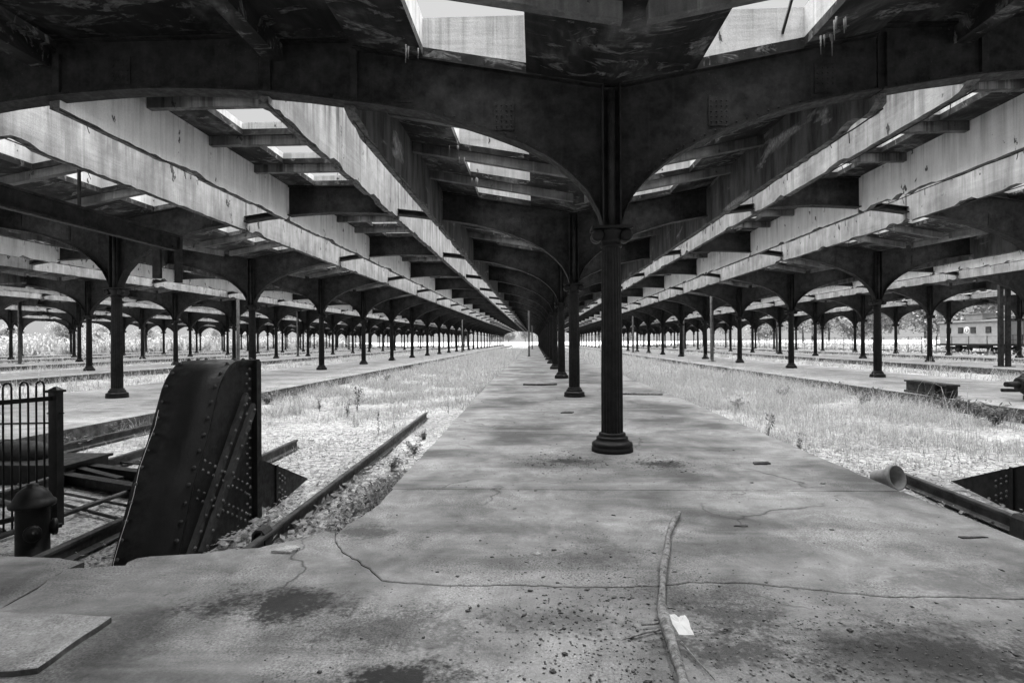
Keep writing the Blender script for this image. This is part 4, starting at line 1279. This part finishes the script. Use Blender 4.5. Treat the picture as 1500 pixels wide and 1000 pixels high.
for k, (x, y, m_, s_, lb) in enumerate([
        (10.2, 13.3, 0, 1.1, 'dark leafy shrub below the right platform edge, nearest one'), (10.5, 14.3, 1, 1.2, 'dark leafy shrub below the right platform edge, second from front'),
        (10.7, 15.6, 0, 1.0, 'dark leafy shrub right of the steel block'), (10.9, 18.9, 1, 1.0, 'dark shrub just left of the steel block'),
        (10.9, 21.5, 0, .9, 'small shrub by the right platform edge halfway to the column'), (11.0, 26.5, 1, .9, 'small far shrub along the right platform edge'),
        (-8.3, 17.6, 0, .9, 'leafy shrub at the left platform edge beside the bumping post top'), (-8.35, 19.8, 1, .9, 'leafy shrub at the left platform edge, second one'),
        (-8.4, 23.5, 0, .8, 'leafy shrub at the left platform edge, third one'), (-8.3, 28, 1, .9, 'leafy far shrub at the left platform edge'),
        (-8.4, 10.0, 1, .8, 'trailing leafy shrub below the left platform behind the railing'), (-8.5, 14.9, 0, .7, 'trailing leafy shrub below the left platform behind the rails'),
        (-2.15, 8.6, 1, .55, 'low leafy clump between the long rail and the centre platform'), (-2.1, 9.9, 0, .5, 'second low leafy clump between the long rail and the platform'),
        (-2.2, 11.3, 1, .5, 'third low leafy clump near the far end of the long rail'), (-7.0, 27, 1, 1.0, 'round grey shrub in the middle of the left track bed'),
        (23.6, 30.5, 0, .9, 'shrub below the edge of the second right platform'), (5.6, 16.5, 1, .8, 'low shrub in the grass right of the centre platform'),
        (8.2, 19.5, 0, .8, 'shrub in the middle of the right track bed'), (9.6, 17.5, 1, .8, 'low shrub in the right grass in front of the steel block')]):
    plant('shrub', bush[m_], (x, y, -.34), lb, 'shrubs along the platform edges', s_, 'shrub')

# ------------------------------------------------------------------ beyond the shed on the right: fence, caboose, trees
t = empty('chain_fence', (45, 90, -.33), 'long dark wire fence beyond the right platforms', 'fence')
b = MB(); b.lathe([(.035, 0), (.035, 2.2), (0.01, 2.23)], 8); pm = b.mesh('post', 'black')
for k in range(60): link('post', pm, t, (0, -45 + k * 2.45, 0))
for z in (.25, 1.2, 2.15):
    b = MB(); b.bar((0, -45, z), (0, 100, z), .025, .025); link('horizontal_wire', b.mesh('horizontal_wire', 'black'), t)

def caboose(x, y0, y1, label, mat='carbody', emblem=True):
    t = empty('caboose', (x, (y0 + y1) / 2, 0), label, 'railway car', 'parked railway cars')
    L = (y1 - y0) / 2
    b = MB(); b.box(-1.4, 1.4, -L, L, 1.0, 3.55); link('body', b.mesh('body', mat), t)
    b = MB()
    sec = [(-1.5, 3.5), (-1.5, 3.56), (-1.0, 3.75), (0, 3.86), (1.0, 3.75), (1.5, 3.56), (1.5, 3.5)]; n = len(sec)
    b.add([(a, -L - .7, z) for a, z in sec] + [(a, L + .7, z) for a, z in sec], [tuple(range(n)), tuple(range(2 * n - 1, n - 1, -1))] + [(i, n + i, n + (i + 1) % n, (i + 1) % n) for i in range(n)])
    rf = link('roof', b.mesh('roof', 'rust'), t)
    b = MB(); b.box(-.75, .75, -1.4, 1.2, 3.72, 4.5); b.box(-.85, .85, -1.5, 1.3, 4.503, 4.56); link('cupola', b.mesh('cupola', mat), rf)
    b = MB(); b.box(-.28, .28, -L - .5, L + .5, 3.93, 3.97); link('roof_walk', b.mesh('roof_walk', 'black'), rf)
    for yw in (-L + 1.5, -.9, 1.1, L - 1.6):
        b = MB(); b.box(-1.44, -1.402, yw - .4, yw + .4, 2.25, 2.95); fr_ = link('window', b.mesh('window', 'black'), t)
        b = MB(); b.box(-1.452, -1.443, yw - .32, yw + .32, 2.32, 2.88); link('pane', b.mesh('pane', 'glass'), fr_)
    b = MB(); b.box(-1.42, 1.42, -L - .75, L + .75, .78, .997); link('underframe', b.mesh('underframe', 'black'), t)
    b = MB(); b.box(-.8, .8, -1.0, 1.0, .45, .775); link('battery_box', b.mesh('battery_box', 'black'), t)
    for yt in (-L + 1.3, L - 1.3):
        b = MB()
        for sx in (-.95, .95):
            b.bar((sx, yt - 1.0, .55), (sx, yt + 1.0, .55), .1, .16); b.bar((sx, yt - .75, .42), (sx, yt, .24), .08, .08); b.bar((sx, yt, .24), (sx, yt + .75, .42), .08, .08)
        b.bar((-1.0, yt, .5), (1.0, yt, .5), .3, .3)
        tr = link('truck', b.mesh('truck', 'black'), t)
        for dy in (-.82, .82):
            b = MB(); b.lathe([(.08, -.8), (.42, -.8), (.42, -.7), (.39, -.66), (.08, -.64), (.08, .64), (.39, .66), (.42, .7), (.42, .8), (.08, .8)], 20, (0, yt + dy, .43), 'x'); link('wheelset', b.mesh('wheelset', 'rust'), tr)
    for sg in (-1, 1):
        b = MB(); yy = sg * (L + .72)
        for sx in (-1.3, -.5, .5, 1.3): b.bar((sx, yy, .9), (sx, yy, 2.0), .035, .035, (0, 1, 0))
        for z in (1.45, 2.0): b.bar((-1.3, yy, z), (1.3, yy, z), .035, .035)
        b.bar((-1.25, yy, 1.5), (-1.25, yy, 3.55), .035, .035, (0, 1, 0)); b.bar((1.25, yy, 1.5), (1.25, yy, 3.55), .035, .035, (0, 1, 0))
        link('end_railing', b.mesh('end_railing', 'black'), t)
    if emblem:
        b = MB(); b.lathe([(.42, -1.41), (.42, -1.402)], 28, (0, .1, 2.6), 'x'); em = link('emblem', b.mesh('emblem', 'carwhite'), t)
        b = MB(); b.lathe([(.3, -1.418), (.3, -1.411)], 24, (0, .1, 2.6), 'x'); link('emblem_ring', b.mesh('emblem_ring', 'carbody'), em)
        b = MB(); b.box(-1.424, -1.419, .02, .18, 2.42, 2.78); link('emblem_mark', b.mesh('emblem_mark', 'carwhite'), em)
        b = MB()
        for k in range(4): b.box(-1.41, -1.402, L - 1.9 + k * .22, L - 1.9 + k * .22 + .15, 1.35, 1.62)
        link('number_marks', b.mesh('number_marks', 'carwhite'), t)
caboose(52.6, 66.2, 75.6, 'pale railway caboose with round emblem parked beyond the fence')
caboose(52.6, 52.5, 62.5, 'railway car next to the pale caboose at the right edge', 'steel', False)

def tree_meshes(h, cr, seed, nleaf=6400, sz=.42):
    r = random.Random(seed); q = np.random.default_rng(seed)
    b = MB()
    tr = [(0, 0, 0), (r.uniform(-.1, .1), r.uniform(-.1, .1), h * .25), (r.uniform(-.3, .3), r.uniform(-.3, .3), h * .5), (r.uniform(-.4, .4), r.uniform(-.4, .4), h * .8)]
    b.tube(tr, [.22, .17, .12, .04], 8)
    cl = []
    for k in range(16):
        a = r.uniform(0, 6.28); rr = cr * math.sqrt(r.random()) * .85; z = h * r.uniform(.38, .95)
        rr *= 1.15 - abs(z / h - .6)
        c = (math.cos(a) * rr, math.sin(a) * rr, z); cl.append(c)
        if k < 8: b.tube([(tr[1][0], tr[1][1], h * r.uniform(.25, .5)), (c[0] * .5, c[1] * .5, (z + h * .4) / 2), c], [.08, .05, .015], 5)
    P = np.concatenate([np.array(c) + q.normal(0, 1, (nleaf // 16, 3)) * np.array([cr * .26, cr * .26, h * .085]) for c in cl])
    V, F = leaves(P, None, sz, .6, .7)
    return b.mesh('trunk', 'bark'), arrays_mesh('crown', V, F, 'tree')
TM = [tree_meshes(9, 3.4, 61), tree_meshes(11, 4.0, 62), tree_meshes(7.5, 3.2, 63)]
def tree(x, y, k, s, label, group, z=-.33):
    e = empty('tree', (x, y, z), label, 'tree', group, (0, 0, rng.uniform(0, 6.28))); e.scale = (s, s, s)
    link('trunk', TM[k][0], e); link('crown', TM[k][1], e)
words = ['first', 'second', 'third', 'fourth', 'fifth', 'sixth', 'seventh', 'eighth', 'ninth', 'tenth', 'eleventh', 'twelfth', 'thirteenth', 'fourteenth', 'fifteenth', 'sixteenth']
ty = [62, 70, 79, 86, 95, 104, 114, 126, 139, 152, 168, 186, 205, 226]
for k, y in enumerate(ty):
    tree(64 + rng.uniform(-2, 9) + (y - 60) * .05, y + rng.uniform(-2, 2), k % 3, rng.uniform(1.1, 1.5), 'pale leafy tree beyond the siding, %s from the right' % words[k], 'trees beyond the siding')
for k, y in enumerate([66, 82, 99, 120, 144, 175]):
    tree(80 + rng.uniform(-2, 6), y, (k + 1) % 3, rng.uniform(1.7, 2.1), 'tall tree in the back row beyond the siding, %s from the right' % words[k], 'trees beyond the siding')
for k, y in enumerate([112, 122, 131, 142, 152, 163, 175, 187, 200, 214, 230, 246, 263, 282, 303, 325]):
    tree(-125 - rng.uniform(0, 20), y, k % 3, rng.uniform(.55, .95), 'hazy low tree beyond the left side of the shed, %s from the left' % words[k], 'trees beyond the left side')
for k, x in enumerate([-40, -27, -15, -6, 3, 12, 24, 37, 52]):
    tree(x, 330 + rng.uniform(-10, 30), k % 3, rng.uniform(.9, 1.3), 'pale far tree beyond the end of the tracks, %s from the left' % words[k], 'trees past the far end of the shed')

def hedge(n, xr, yr, hmax, size, label):
    """far mass of bushes that reads as one band"""
    y = nr.uniform(yr[0], yr[1], n); x = nr.uniform(xr[0], xr[1], n)
    top = hmax * (.55 + .25 * np.sin(y * .21) + .2 * np.sin(y * .53 + x * .1))
    z = -.3 + top * nr.uniform(0, 1, n) ** .8
    V, F = leaves(np.stack([x, y, z], 1), None, size, .6, .7)
    o = link('hedge', arrays_mesh('hedge', V, F, 'tree')); o['kind'] = 'stuff'; o['label'] = label; o['category'] = 'bushes'
hedge(26000, (-128, -112), (95, 340), 5.0, .6, 'hazy mass of bushes beyond the left side of the shed')
hedge(14000, (60, 66), (60, 230), 2.2, .35, 'low pale bushes under the trees beyond the siding')
